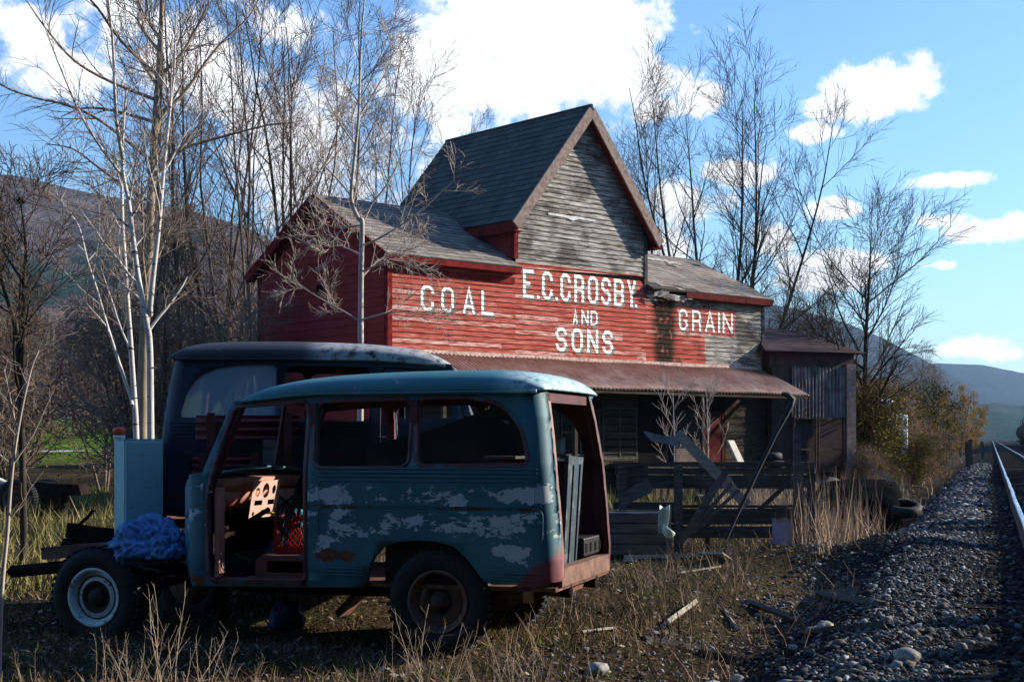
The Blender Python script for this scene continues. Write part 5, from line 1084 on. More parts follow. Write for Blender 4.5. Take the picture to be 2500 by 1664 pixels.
# added unseen cedars: one row shades the foreground, one behind the camera blocks skylight
def dense(seed, H, name='cedar_tree'):
    root = bpy.data.objects.new(name, None); link(root); mb = MB(); mb.tube([(0, 0, 0), (0, 0, H*.9)], [.12, .03], 8); mb.build('trunk', B_DARK, root); n = 2600; rr = np.random.default_rng(seed)
    z = rr.random(n)**.8 * H; th = rr.random(n)*2*pi; rad = (1.25 * (1 - (z/H)**1.5) + .15) * np.sqrt(rr.random(n)); c = np.column_stack([rad*np.cos(th), rad*np.sin(th), z]); u = rr.normal(0, 1, (n, 3)); u /= np.linalg.norm(u, axis=1, keepdims=True); v = np.cross(u, rr.normal(0, 1, (n, 3))); v /= np.linalg.norm(v, axis=1, keepdims=True)
    s_ = rr.uniform(.09, .2, (n, 1)); V = np.stack([c-u*s_, c-v*s_*.6, c+u*s_, c+v*s_*.6], 1).reshape(-1, 3); npmesh('crown', V, np.arange(4*n).reshape(-1, 4), DG, root); return root
d1 = dense(1, 5.0); r4 = random.Random(9)
for i in range(46):
    t = 3 + i*1.35; x, y = rail_xy(8.6 + r4.uniform(-.3, .3), t); hh = ((6.6 if t < 13.6 else 4.75) + r4.uniform(-.45, .45)) / 5
    put(d1, x, y, hh, r4.uniform(0, 6), 'unseen dark cedar added across the railway to cast shade', 'cedars across the railway')
for i in range(16):
    t = 66 + i*5; x, y = rail_xy(8.8, t); put(d1, x, y, .95, r4.uniform(0, 6), 'unseen dark cedar added across the railway to cast shade', 'cedars across the railway')
for i in range(40):
    x = -26 + (i % 20)*2.5 + r4.uniform(-.6, .6); y = -7 - r4.random()*3 - (i//20)*4; put(d1, x, y, 3.4 + r4.random()*.8, r4.uniform(0, 6), 'tall unseen cedar added behind the photographer to block sky light', 'cedars behind the photographer')

# ------------------------------------------------------------------ yard clutter
def q4(X, Y_, D=19.2): return ats(1450 + X/3.1367, 900 + Y_/3.1367, D)
def wood(name, lo, hi, sc=3):
    def fn(b, p):
        o = b.obj(); i = b.island(); n = b.noise(b.scale(o, .8, 6, 7), sc, 6, .7, .3); setp(b, p, b.mix(b.m('MULTIPLY', i, .5), b.ramp(n, [(.3, lo), (.7, hi)]), tuple(v*.5 for v in lo)), .9, n, .6, .01, spec=.2)
    return mat(name, fn)
WD_DK = wood('dark_weathered_boards', (.03, .032, .033), (.15, .145, .13)); WD_GR = wood('grey_weathered_wood', (.05, .05, .05), (.2, .19, .175)); WD_LT = wood('pale_weathered_wood', (.2, .18, .15), (.48, .44, .38))
b0 = q4(1560, 1400); fence = empty('board_fence', (b0.x, 19.2, g(b0.x, 19.2)), 0, 'dark weathered board fence with a gap between its upper and lower planks', 'fence'); FO_ = Vector((b0.x, 19.2, g(b0.x, 19.2)))
def fpart(name, m, a, c, w, t, off=0.0, parent=None, jag=.006, base=FO_, D=19.2):
    mb = MB(); p = q4(*a, D) - base + Vector((0, off, 0)); q = q4(*c, D) - base + Vector((0, off, 0)); mb.plank(p, q, w, t, up=(0, 0, 1) if abs((q-p).normalized().z) < .9 else (1, 0, 0), jag=jag, rng=r3); return mb.build(name, m, parent or fence)
PXM = 19.2/F/3.1367
for (x0, x1, y0, y1) in ((150, 1530, 712, 750), (160, 1530, 757, 806), (180, 1535, 812, 914), (150, 640, 1017, 1075), (670, 1610, 1040, 1062), (670, 1530, 1070, 1190), (640, 1530, 1202, 1292), (190, 640, 1080, 1180), (190, 640, 1190, 1290), (1590, 1690, 712, 800), (1590, 1690, 812, 905)):
    fpart('board', WD_DK, (x0, (y0+y1)/2), (x1, (y0+y1)/2 + r3.uniform(-3, 3)), (y1-y0)*PXM, .025, r3.uniform(-.004, .004))
for (x0, x1, y0, y1, m, off) in ((185, 248, 745, 1400, WD_DK, -.06), (610, 672, 735, 1400, WD_GR, -.07), (855, 890, 760, 1400, WD_DK, .05), (1527, 1590, 710, 1410, WD_GR, -.1), (1640, 1695, 708, 1400, WD_DK, .05)):
    w = (x1-x0)*PXM; a = q4((x0+x1)/2, y0) - FO_ + Vector((0, off, 0)); mb = MB(); mb.plank((a.x, a.y, -.2), a, w, w*.8, up=(1, 0, 0), jag=.004, rng=r3); mb.build('post', m, fence)
fpart('brace', WD_DK, (1240, 1100), (1532, 822), .06, .03, -.05)
def loose(name, label, cat, a, c, w, t, m, D=19.2, D2=None, group=None, up=(0, 0, 1), jag=.006):
    p = q4(*a, D); q = q4(*c, D2 or D); base = Vector((p.x, p.y, g(p.x, p.y))); mb = MB(); mb.plank(p - base, q - base, w, t, up=up, jag=jag, rng=r3); o = mb.build(name, m); o.location = base; return tag(o, label, cat, group)
loose('post', 'tall square wooden post standing in front of the right end of the fence', 'post', (1558, 1405), (1556, 455), .09, .08, WD_GR, 18.9, up=(1, 0, 0))
loose('plank', 'pale grey plank with a sunlit edge leaning down across the fence', 'plank', (1170, 1040), (645, 497), .13, .04, WD_LT, 18.9, 18.7)
p_ = [q4(*a, 18.4) for a in ((1010, 1305), (1090, 1130), (1250, 790), (1400, 480), (1505, 285), (1520, 235), (1480, 195), (1440, 188))]; base = Vector((p_[0].x, 18.4, g(p_[0].x, 18.4))); mb = MB(); mb.tube([p - base for p in p_], [.024, .024, .026, .03, .045, .05, .04, .02], 4)
o = mb.build('metal_channel', mat('dark_blue_steel', flat_mat((.018, .02, .026), .75, .5, 7))); o.location = base; tag(o, 'long dark metal channel with a bent top leaning against the fence', 'scrap metal')
cr = q4(700, 1330, 18.5); CB = Vector((cr.x, 18.5, g(cr.x, 18.5))); frame_ = empty('broken_frame', CB, 0, 'broken slatted wooden frame leaning diagonally on the fence boards', 'wooden frame')
for a, c, w in (((1020, 770), (650, 1345), .09), ((1060, 870), (700, 1290), .045), ((1100, 930), (760, 1250), .045)): fpart('slat', WD_GR, a, c, w, .03, r3.uniform(-.03, .03), frame_, base=CB, D=18.5)
mb = MB(); P_ = [q4(*a, 18.5) - CB for a in ((1035, 812), (1112, 930), (1070, 960), (1000, 850))]; mb.prism(P_, (0, .12, 0)); mb.build('end_block', WD_LT, frame_)
def sheetobj(name, label, cat, pts, D, th, m, tilt=0.0, fn=q4):
    P_ = [fn(*a, D) for a in pts]; lo = min(p.z for p in P_); base = Vector((P_[0].x, D, g(P_[0].x, D))); mb = MB(); mb.prism([p - base + Vector((0, tilt*(p.z-lo), 0)) for p in P_], (0, th, 0)); o = mb.build(name, m); o.location = base; return tag(o, label, cat)
sheetobj('metal_sheet', 'crumpled grey metal sheet sticking up behind the leaning plank', 'metal sheet', ((375, 472), (520, 508), (640, 520), (655, 600), (560, 575), (440, 552)), 20.2, .03, mat('grey_sheet', flat_mat((.16, .17, .17), .6, .3)), .2)
loose('post', 'thin dark stake holding up the crumpled grey sheet', 'post', (560, 700), (560, 540), .03, .03, WD_DK, 20.25, up=(1, 0, 0))
sheetobj('board', 'bright pale board standing on end in front of the dark doorway', 'board', ((1065, 546), (1130, 546), (1190, 712), (1122, 712)), 24, .03, mat('bright_board', flat_mat((.62, .58, .5), .8, .15)), .3).rotation_euler = (0, 0, radians(38))
sheetobj('painted_panel', 'pale blue flaking panel with a torn shingle top hung on the fence', 'panel', ((1368, 1135), (1400, 1142), (1520, 1138), (1520, 1340), (1366, 1342)), 18.95, .02, mat('pale_blue_paint', rim_fn := (lambda b, p: setp(b, p, b.mix(b.step(b.noise(b.scale(b.obj(), 2, 1, 5), 4, 6, .7), .56, .62), (.34, .36, .5), (.17, .15, .15)), .8))))
sheetobj('shingle_flap', 'torn brown shingle flap over the pale blue panel', 'shingle', ((1362, 1066), (1440, 1060), (1528, 1072), (1522, 1145), (1450, 1138), (1400, 1150), (1366, 1138)), 18.9, .02, mat('brown_shingle', flat_mat((.07, .055, .045), .9, .4, 14)))
# bin of boards with a lining
bb = q4(330, 1390, 18.3); BB = Vector((bb.x, 18.3, g(bb.x, 18.3))); bin_ = empty('wooden_bin', BB, 0, 'low wooden bin of horizontal boards with a dark blue lining, behind the wagon tailgate', 'bin')
for i in range(4): mb = MB(); z = .06 + i*.135; mb.plank((-.65, 0, z+.06), (.42, 0, z+.06), .125, .025, jag=.006, rng=r3); mb.plank((-.65, .7, z+.06), (.42, .7, z+.06), .125, .025, jag=.006, rng=r3); mb.plank((.43, 0, z+.06), (.43, .7, z+.06), .125, .025, jag=.006, rng=r3); mb.plank((-.65, 0, z+.06), (-.65, .7, z+.06), .125, .025, jag=.006, rng=r3); mb.build('board', WD_GR, bin_)
mb = MB(); mb.plank((.40, -.03, -.02), (.40, -.03, .68), .07, .03, up=(1, 0, 0)); mb.build('corner_post', WD_GR, bin_); mb = MB(); mb.box((-.63, .02, .5), (.41, .68, .58)); mb.build('lining', mat('dark_blue_plastic', flat_mat((.015, .04, .07), .4)), bin_)
pb = q4(530, 1260, 18.1); mb = MB(); Vp = []
for i in range(9):
    t = i/8
    for k in range(9): a = pi*k/8; rr = .05 + .06*sin(t*pi*.6 + .3); Vp.append((rr*cos(a) + .05*t - .02, rr*sin(a)*.8, .38*t + (.05*abs(cos(a)) if i == 8 else 0)))
mb.add(Vp, [(j*9+k, j*9+k+1, (j+1)*9+k+1, (j+1)*9+k) for j in range(8) for k in range(8)], True); mb.lathe([(.0, -.02), (.09, .0), (.13, .05), (.14, .11), (.13, .12)], Matrix.Translation((.06, -.02, -.03)) @ Matrix.Rotation(.5, 4, 'Y'), 20)
o = mod(mb.build('plastic_basin', mat('old_white_plastic', flat_mat((.42, .5, .42), .4, .15))), 'SOLIDIFY', thickness=.008); o.location = (pb.x, 18.1, pb.z); o.scale = (.65, .65, .85); tag(o, 'broken off-white plastic basin hooked on the end of the bin', 'basin')
loose('plank', 'grey plank slanting up from the wagon tailgate to the fence post', 'plank', (205, 1010), (430, 885), .16, .03, WD_GR, 18.6)
loose('plank', 'thinner grey plank lying under the slanting one', 'plank', (205, 1045), (440, 930), .05, .03, WD_GR, 18.55)
def gloose(name, label, cat, x0, y0, x1, y1, w, t, m, z=.03, jag=.01, group=None):
    """board lying on the ground between two traced ground points"""
    P_ = []
    for x, y in ((x0, y0), (x1, y1)):
        Y_ = EYE*F/(y-HOR)
        for _ in range(6): Y_ = (EYE - g((x-1250)/F*Y_, Y_)) * F/(y-HOR)
        P_.append(Vector(((x-1250)/F*Y_, Y_, g((x-1250)/F*Y_, Y_) + z)))
    base = P_[0].copy(); mb = MB(); mb.plank((0, 0, 0), P_[1]-base, w, t, up=(0, -.97, .25), jag=jag, rng=r3); o = mb.build(name, m); o.location = base; return tag(o, label, cat, group)
gloose('plank', 'long pale plank lying on the ground below the bin', 'plank', 1525, 1367, 1712, 1362, .12, .05, WD_LT); gloose('plank', 'short pale plank lying in front of the long one', 'plank', 1520, 1374, 1552, 1374, .08, .03, WD_LT)
gloose('board', 'broad pale board flat on the ground before the fence', 'board', 1725, 1366, 1790, 1372, .3, .03, WD_LT); gloose('plank', 'second plank overlapping the long pale one', 'plank', 1590, 1359, 1640, 1357, .1, .04, WD_LT, .08)
for i, (x0, y0, x1, y1, w, m, lab) in enumerate(((1622, 1528, 1690, 1478, .14, WD_LT, 'chunk of pale rotten sleeper catching the sun in dry grass'), (1845, 1545, 1918, 1538, .16, wood('reddish_board', (.12, .05, .035), (.3, .16, .12)), 'short reddish board lying on the gravel'),
    (1560, 1560, 1720, 1585, .1, WD_GR, 'long splintered timber low beside the round pale stone'), (1700, 1595, 1815, 1618, .12, WD_DK, 'dark rotten sleeper end in the gravel near the bottom'), (1990, 1550, 2170, 1535, .14, WD_DK, 'long dark sleeper lying across the ditch'), (1825, 1470, 1960, 1520, .08, WD_GR, 'split grey timber slanting through the ditch'),
    (2000, 1450, 2150, 1480, .09, WD_GR, 'weathered grey timber above the long dark sleeper'), (1770, 1492, 1800, 1545, .07, WD_LT, 'pale splinter of wood in the gravel edge'), (2030, 1420, 2100, 1448, .10, WD_GR, 'stub of grey timber below the gravel mound'), (1960, 1300, 2040, 1400, .08, WD_DK, 'dark plank lying up the side of the gravel mound'),
    (1855, 1375, 1890, 1392, .12, WD_DK, 'dark block of wood at the foot of the tall post'), (1965, 1590, 2060, 1640, .06, WD_DK, 'thin dark lath at the bottom of the ditch'), (1660, 1400, 1760, 1385, .03, WD_LT, 'thin pale stick in the grass before the fence'), (1420, 1545, 1500, 1535, .03, WD_LT, 'thin pale stick behind the wagon rear wheel'))):
    gloose('timber', lab, 'timber', x0, y0, x1, y1, w*.72, .04 if w > .07 else .02, m, .012, .022 if w > .05 else .004)
# tyres stacked by the porch
def tyre_at(x, y, z, rot, label, group=None):
    M = Matrix(); mb = MB(); h = .09; R = .33; rr = .2; mb.lathe([(rr, -h*.7), (rr+.02, -h), (R*.85, -h*1.08), (R, -h*.6), (R, h*.6), (R*.85, h*1.08), (rr+.02, h), (rr, h*.7), (rr+.02, h*.4), (R*.9, h*.4), (R*.9, -h*.4), (rr+.02, -h*.4), (rr, -h*.7)], M, 36); o = mb.build('tyre', RUB); o.location = (x, y, z); o.rotation_euler = rot; return tag(o, label, 'tyre', group)
tx = ats(1881, 1100, 37)
for i in range(6): tyre_at(tx.x + .05*sin(i*2), 37, .1 + i*.2 + g(tx.x, 37), (.06*sin(i), .05*cos(i*3), 0), 'black tyre in the tall stack at the right end of the porch', 'stacked tyres')
tyre_at(ats(1915, 1130, 35).x, 35, .45, (radians(75), 0, .4), 'black tyre leaning on the stack by the porch'); tyre_at(ats(1958, 1130, 33).x, 33, .4, (radians(80), 0, -.3), 'black tyre standing upright right of the porch'); tyre_at(ats(1730, 1120, 33).x, 33, .12, (.1, .05, 0), 'black tyre lying flat in front of the porch')
# dark wrecked car in the reeds
cx = ats(2095, 1130, 27.5); car = empty('wrecked_car', (cx.x, 27.5, g(cx.x, 27.5)), radians(-14), 'low stripped black car body without a roof, sunk in reeds right of the fence', 'car'); car.location.z -= .28; BLK = mat('black_dull_paint', flat_mat((.008, .008, .009), .95, .4, 3, spec=.05))
sec = [(-2.1, .62, .3, .7), (-2.0, .75, .3, .82), (-1.2, .83, .28, .98), (-.75, .84, .28, 1.02), (.2, .85, .28, 1.04), (1.2, .84, .28, 1.05), (1.9, .78, .3, 1.0), (2.1, .66, .35, .85)]; V = []
for y, w, z0, z1 in sec:
    for k in range(13): a = pi*k/12; V.append((-w*math.copysign(abs(cos(a))**.35, cos(a)), y, z0 + (z1-z0)*sin(a)**.5))
mb = MB(); mb.add(V, [(j*13+k, j*13+k+1, (j+1)*13+k+1, (j+1)*13+k) for j in range(7) for k in range(12)], True); mb.add(V[:13], [tuple(range(13))]); mb.add(V[-13:], [tuple(range(13))]); mb.build('body', BLK, car)
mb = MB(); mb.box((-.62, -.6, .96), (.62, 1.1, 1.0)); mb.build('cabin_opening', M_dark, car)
for i, (x, y, Y, rt) in enumerate(((2010, 1130, 27, (.3, .1, 0)), (2035, 1110, 28, (1.2, 0, .5)), (1985, 1120, 29, (.1, .2, 0)), (2205, 1150, 25.5, (.25, .1, -.4)))): q = ats(x, y, Y); tyre_at(q.x, Y, g(q.x, Y) + .35 + (.1 if i == 1 else 0), rt, ('black tyre lying flat left of the stripped black car', 'black tyre propped up against the stripped black car', 'black tyre half hidden in reeds behind the fence end', 'black tyre lying at the right end of the stripped black car')[i])
sheetobj('plank', 'pale plank lying in reeds in front of the black car', 'plank', ((2129, 1146), (2135, 1143), (2185, 1170), (2180, 1175)), 24, .08, WD_LT, 0, lambda x, y, D: ats(x, y, D))
# white tank, lineside posts
wt = ats(2178, 1060, 49); tank = empty('white_tank', (wt.x, 49, g(wt.x, 49)), radians(20), 'bright white ribbed tank standing in the hedgerow right of the lone tree', 'tank'); WT = mat('bright_white_paint', flat_mat((.85, .85, .85), .5, .05))
mb = MB(); mb.box((-.7, 0, .2), (.1, .9, 2.85)); bevel(mb.build('tank_body', WT, tank), .06, 2); mb = MB(); mb.box((.15, -.1, .2), (.6, .8, 2.35)); bevel(mb.build('side_tank', WT, tank), .06, 2)
for x in (-.6, -.2, .3): mb = MB(); mb.box((x-.03, -.14, .2), (x+.03, -.0, 2.95 if x < .1 else 2.4)); mb.build('rib', WT, tank)
for x, y0, y1, Y, lab in ((2368, 1072, 1102, 66, 'dark wooden lineside post leaning beside the bank'), (2360, 1078, 1104, 62, 'short dark stump left of the leaning lineside post'), (2397, 1078, 1097, 85, 'farther slim lineside post near the golden larches')):
    a = ats(x, y0, Y); b_ = ats(x+3, y1, Y); mb = MB(); mb.plank((0, 0, -.6), (a.x-b_.x, 0, a.z-b_.z), .14, .14, up=(1, 0, 0), jag=.02, rng=r3); o = mb.build('post', WD_DK); o.location = b_; tag(o, lab, 'post')
# left: cabinet, orange jug, tarp, junk
PCAB = mat('pale_enamel', lambda b, p: (lambda o: setp(b, p, b.mix(b.step(b.noise(b.scale(o, 3, 3, .8), 3, 6, .7), .56, .75), b.mix(b.step(b.noise(o, 9, 6, .75), .62, .68), (.23, .44, .47), (.2, .11, .06)), (.12, .24, .26)), .5))(b.obj())); c0 = ats(268, 1305, 11.9); c1 = ats(400, 1074, 11.9); cz = g((c0.x+c1.x)/2, 11.9); CW = c1.x-c0.x
CW = .36; cab = empty('metal_cabinet', (c0.x+.16, 11.75, cz), radians(30), 'pale blue-green upright metal cabinet beside the navy wagon', 'cabinet'); hz_ = c1.z - cz
mb = MB(); mb.box((0, .0, 0), (CW*.9, .32, hz_)); bevel(mb.build('cabinet_body', PCAB, cab), .008, 2); mb = MB(); mb.box((.005, -.028, .04), (CW*.9-.005, -.002, hz_-.01)); bevel(mb.build('door', PCAB, cab), .008, 2); mb = MB(); mb.box((-.004, .0, hz_-.52), (-.0, .32, hz_-.51)); mb.box((.0, -.004, hz_+.001), (CW*.9, .32, hz_+.012)); mb.build('lid_trim', PCAB, cab)
ob = ats(291, 1074, 11.9); jug = empty('orange_can', (ob.x, 11.9, hz_ + cz + .013), 0, 'orange-red can with a pale base standing on the cabinet', 'can'); M = Matrix()
mb = MB(); mb.lathe([(0, .03), (.052, .03), (.052, .07), (.048, .085), (.02, .095), (0, .095)], M, 20); mb.build('orange_top', mat('orange_red_plastic', flat_mat((.75, .09, .02), .35, .1)), jug); mb = MB(); mb.lathe([(0, 0), (.048, 0), (.05, .03), (0, .03)], M, 20); mb.build('pale_base', M_white, jug)
def cloth(name, label, cat, cx, cy, cz_, rx, ry, rz_, m, seed, fold=.16, n=72, cut=-.3):
    V = []; Fc = []
    for j in range(n//2+1):
        ph = pi*j/(n//2)
        for i in range(n):
            th = 2*pi*i/n; d = Vector((sin(ph)*cos(th), sin(ph)*sin(th), cos(ph))); w = mnoise.noise(d*1.6 + Vector((seed, 0, 0))); r_ = 1 + .22*w + fold*(1 - 2.2*abs(mnoise.noise(Vector((d.x*3.2 + w*2, d.y*3.2, d.z*1.5 + seed))))) + fold*.45*(1 - 2*abs(mnoise.noise(Vector((d.x*8 + w*3, d.y*8, d.z*3.5 + seed*2)))))
            q = d*r_; q.z = max(q.z, cut + .06*w); k = 1 + (.35*(1-d.z) if d.z < .2 else 0)*.4; V.append((cx + q.x*rx*k, cy + q.y*ry*k, cz_ + q.z*rz_))
    Fc = [(j*n+i, j*n+(i+1) % n, (j+1)*n+(i+1) % n, (j+1)*n+i) for j in range(n//2) for i in range(n)]
    c = Vector((cx, cy, cz_)); o = npmesh(name, [Vector(v)-c for v in V], Fc, m, smooth=True); o.location = c; return tag(o, label, cat)
BT = mat('blue_tarp', flat_mat((.07, .21, .46), .45, .3, 5, .2)); BT2 = mat('dark_blue_cloth', flat_mat((.012, .05, .16), .5, .4)); TB = mat('teal_film', flat_mat((.05, .32, .42), .25, .3, 6))
tp_ = ats(352, 1325, 11.25); cloth('blue_tarp', 'crumpled bright blue tarpaulin heaped on the bare wagon frame', 'tarpaulin', tp_.x, 11.35, tp_.z - .01, .23, .32, .19, BT, 3.3, .17, 120, -.75)
tp_ = ats(395, 1350, 10.9); cloth('blue_tarp', 'low spilling end of blue tarpaulin against the wagon bulkhead', 'tarpaulin', tp_.x, 11.15, tp_.z, .14, .2, .14, BT, 5.1, .25, 72)
def inw(x, y, z): return jeep.matrix_basis @ Vector((x, y, z))
jeep.matrix_basis; bpy.context.view_layer.update()
p = inw(-1.55, .15, .82); cloth('plastic_bag', 'teal plastic bag bulging inside the front of the wagon', 'bag', p.x, p.y, p.z, .16, .18, .13, TB, 8.8, .14, 48, -.6)
p = inw(-1.52, .0, .62); cloth('blue_bundle', 'dark blue cloth bundle on the floor of the teal wagon', 'bundle', p.x, p.y, p.z, .2, .3, .17, BT2, 1.7, .16, 48, -.7)
p = inw(-1.5, -.2, .2); cloth('blue_rag', 'dark blue rags hanging below the teal wagon', 'rag', p.x, p.y, .14, .16, .14, .2, BT2, 6.2, .16, 40, -.8).scale = (.7, .7, .6)
# milk crate with hoses
rc_ = inw(-1.34, -.28, .665); crate = empty('milk_crate', rc_, -TH, 'red plastic lattice crate inside the open wagon doorway', 'crate'); REDP = mat('red_plastic', flat_mat((.42, .012, .015), .4, .15)); s_ = .15; hc_ = .28
mb = MB()
for z0, z1 in ((0, .05), (hc_-.035, hc_)):
    mb.box((-s_, -s_, z0), (s_, -s_+.01, z1)); mb.box((-s_, s_-.01, z0), (s_, s_, z1)); mb.box((-s_, -s_+.01, z0), (-s_+.01, s_-.01, z1)); mb.box((s_-.01, -s_+.01, z0), (s_, s_-.01, z1))
for x in (-s_, s_-.025):
    for y in (-s_-.001, s_-.009): mb.box((x, y, .05), (x+.025, y+.01, hc_-.035))
mb.build('crate_frame', REDP, crate); mb = MB()
for k in range(-5, 6):
    for sg in (-1, 1):
        x0 = k*.05; pts = [(x0 + sg*t*.18, z) for t, z in ((0, .05), (1, hc_-.035))]
        pts = [(max(-s_+.02, min(s_-.02, a)), c) for a, c in pts]
        for y in (-s_+.003, s_-.006): mb.plank((pts[0][0], y + .001*sg, pts[0][1]), (pts[1][0], y + .001*sg, pts[1][1]), .007, .004)
mb.build('lattice', REDP, crate); mb = MB(); mb.box((-s_+.011, -s_+.011, .01), (s_-.011, s_-.011, .02)); mb.build('crate_floor', REDP, crate)
mb = MB(); r5 = random.Random(5)
for i in range(9):
    a = r5.uniform(0, 6.28); pts = [Vector((.06*cos(a+i) , .06*sin(a+i)-.05, .05)), Vector((.05*cos(a), -.12, .3)), Vector((.1*cos(a*2), -.15-.02*i*.3, .40+.02*(i % 4))), Vector((.08*cos(a*3)-.04, -.19, .33)), Vector((-.03 + .06*sin(a), -.18, .08 + .1*r5.random()))]; mb.tube([Vector(q) for q in spline([tuple(q) for q in pts], 5)], .009, 6)
o = mb.build('hose_bundle', RUB); o.location = rc_; o.rotation_euler = (0, 0, -TH); tag(o, 'tangle of black hoses hanging over the red crate', 'hoses')
# case, panels inside the wagon
def injeep(name, label, cat, mbf, m, loc, rot=(0, 0, 0)):
    mb = MB(); mbf(mb); o = mb.build(name, m); o.matrix_world = jeep.matrix_basis @ Matrix.Translation(loc) @ Matrix.Rotation(rot[2], 4, 'Z') @ Matrix.Rotation(rot[1], 4, 'Y') @ Matrix.Rotation(rot[0], 4, 'X'); return tag(o, label, cat)
case = injeep('black_case', 'black hard case with silver latches lying on the tailgate floor', 'case', lambda mb: mb.box((-.3, -.25, 0), (.12, .25, .14)), mat('black_vinyl', flat_mat((.012, .012, .012), .5, .2)), (.70, .40, .645)); bevel(case, .012, 2)
for y in (-.2, -.07, .07, .2): mb = MB(); mb.box((.122, y-.016, .03), (.13, y+.016, .10)); mb.build('latch', mat('chrome', None), case)
injeep('car_bonnet', 'dark mottled bonnet panel leaning inside the rear side window', 'bonnet', lambda mb: mb.prism([(-.75, 0, 0), (.62, 0, 0), (.56, 0, .52), (.3, 0, .50), (-.2, 0, .33), (-.75, 0, .2)], (0, .02, 0)), paint('mottled_dark_paint', (.01, .02, .025), (.24, .27, .28), (.12, .05, .02), (.05, .02, .02), 1.6), (-.02, -.30, 1.28), (.12, 0, 0))
dl = injeep('door_panel', 'blue car door standing on edge inside the wagon tailgate', 'car door', lambda mb: mb.prism([(0, -.3, 0), (0, .12, 0), (0, .2, .9), (0, -.3, .92)], (.03, 0, 0)), mat('blue_door_paint', rim_mat('blue_door_paint', (.01, .05, .10), (.10, .04, .02)) and (lambda b, p: None)) if False else rim_mat('worn_blue_paint', (.004, .024, .042), (.09, .10, .11)), (.74, -.02, .5), (.0, .05, .05))
mb = MB()
for y in (-.18, .04): mb.tube([(.036, y, .05), (.036, y+.03, .85)], .009, 6)
mb.build('stiffener', mat('worn_blue_paint', None), dl)
gb = injeep('green_box', 'small pale green tin box on a shelf seen through the tailgate', 'box', lambda mb: mb.box((-.09, -.06, 0), (.09, .06, .11)), mat('pale_green_paint', flat_mat((.2, .38, .26), .5)), (.45, .55, 1.42)); bevel(gb, .006)
mb = MB(); mb.box((-.095, -.065, .112), (.095, .065, .13)); mb.build('lid', mat('dull_pink_paint', flat_mat((.3, .17, .17), .6)), gb)
injeep('shelf_board', 'dark board across the inside of the wagon carrying a rusty can', 'shelf', lambda mb: mb.box((-.12, -.62, 0), (.12, .7, .02)), WD_DK, (.40, 0, 1.395)); injeep('rusty_can', 'small rusty oil can on the dark shelf board', 'can', lambda mb: (mb.lathe([(0, 0), (.045, 0), (.045, .06), (.012, .09), (.01, .12), (0, .12)], Matrix(), 16)), RUST, (.40, .1, 1.418))
injeep('metal_scrap', 'bent rusty metal sheet hanging under the teal wagon', 'scrap metal', lambda mb: mb.prism([(0, 0, 0), (.2, 0, .22), (.17, 0, .24), (-.02, 0, .05)], (0, .25, 0)), RUSTL, (-1.25, .2, .1))
# red ribbed panels between the wagons
REDM = mat('red_ribbed_metal', flat_mat((.13, .022, .028), .6, .3, 4))
def ribbed(label, pts, D, ribs, rz):
    P_ = [ats(x*RK, y*RK, D) for x, y in pts]; a, b_, c = P_[0], P_[1], P_[2]; W_ = (b_-a).length; H_ = abs(a.z-c.z); base = Vector((a.x, D, c.z)); V = []; n = ribs*8
    for i in range(n+1):
        t = i/n; o_ = .022*math.tanh(2.5*sin(t*ribs*2*pi)); V += [(0, o_, H_*(1-t)), (W_, o_, H_*(1-t))]
    root = empty('ribbed_panel', base, rz, label, 'metal panel'); o = npmesh('ribbed_sheet', V, [(2*i, 2*i+1, 2*i+3, 2*i+2) for i in range(n)], REDM, root, smooth=True); mod(o, 'SOLIDIFY', thickness=.004)
    for x in (W_*.12, W_*.86): mb = MB(); mb.box((x, -.045, -.25), (x+.07, -.03, H_+.02)); mb.build('upright', OXIDE, root)
ribbed('red ribbed metal panel leaning high against the navy wagon', ((450, 955), (690, 962), (690, 1012)), 12.0, 3, radians(-2)); ribbed('red ribbed metal panel low between the two wagons', ((443, 1045), (600, 1050), (600, 1090)), 11.95, 3, radians(-2)); ribbed('lowest red ribbed metal panel, seen through the wagon doorway', ((560, 1110), (650, 1112), (650, 1190)), 11.9, 5, radians(-2))
sheetobj('plank', 'grey wooden plank upright behind the red ribbed panels', 'plank', ((605, 1075), (640, 1075), (640, 1135), (605, 1135)), 11.8, .02, WD_GR, 0, lambda x, y, D: ats(x*RK/1.0, (y)*RK*.94 + 60*.0, D))
# old running gear on the left
lw = ats(45, 1225, 27.6); lz = g(lw.x, 27.6); cart = empty('old_trailer', (lw.x, 27.6, lz), radians(6), 'dark old trailer chassis with tyred wheels at the left edge of the yard', 'trailer')
wheel(cart, .0, -.1, .36, .38, BRIM, -1, rr=.24); wheel(cart, .38, .9, .34, .38, BRIM, -1, rr=.24); mb = MB(); mb.prism([(.1, .2, .35), (1.15, .2, .42), (1.1, .2, .62), (.3, .2, .68), (.1, .2, .66)], (0, .9, 0)); mb.build('deck', CHAS, cart); mb = MB(); mb.tube([(-1.6, .3, .72), (-.6, .25, .74), (-.1, .2, .60)], [.15, .12, .02], 10); mb.build('cream_guard', mat('cream_paint', flat_mat((.6, .58, .48), .6)), cart)
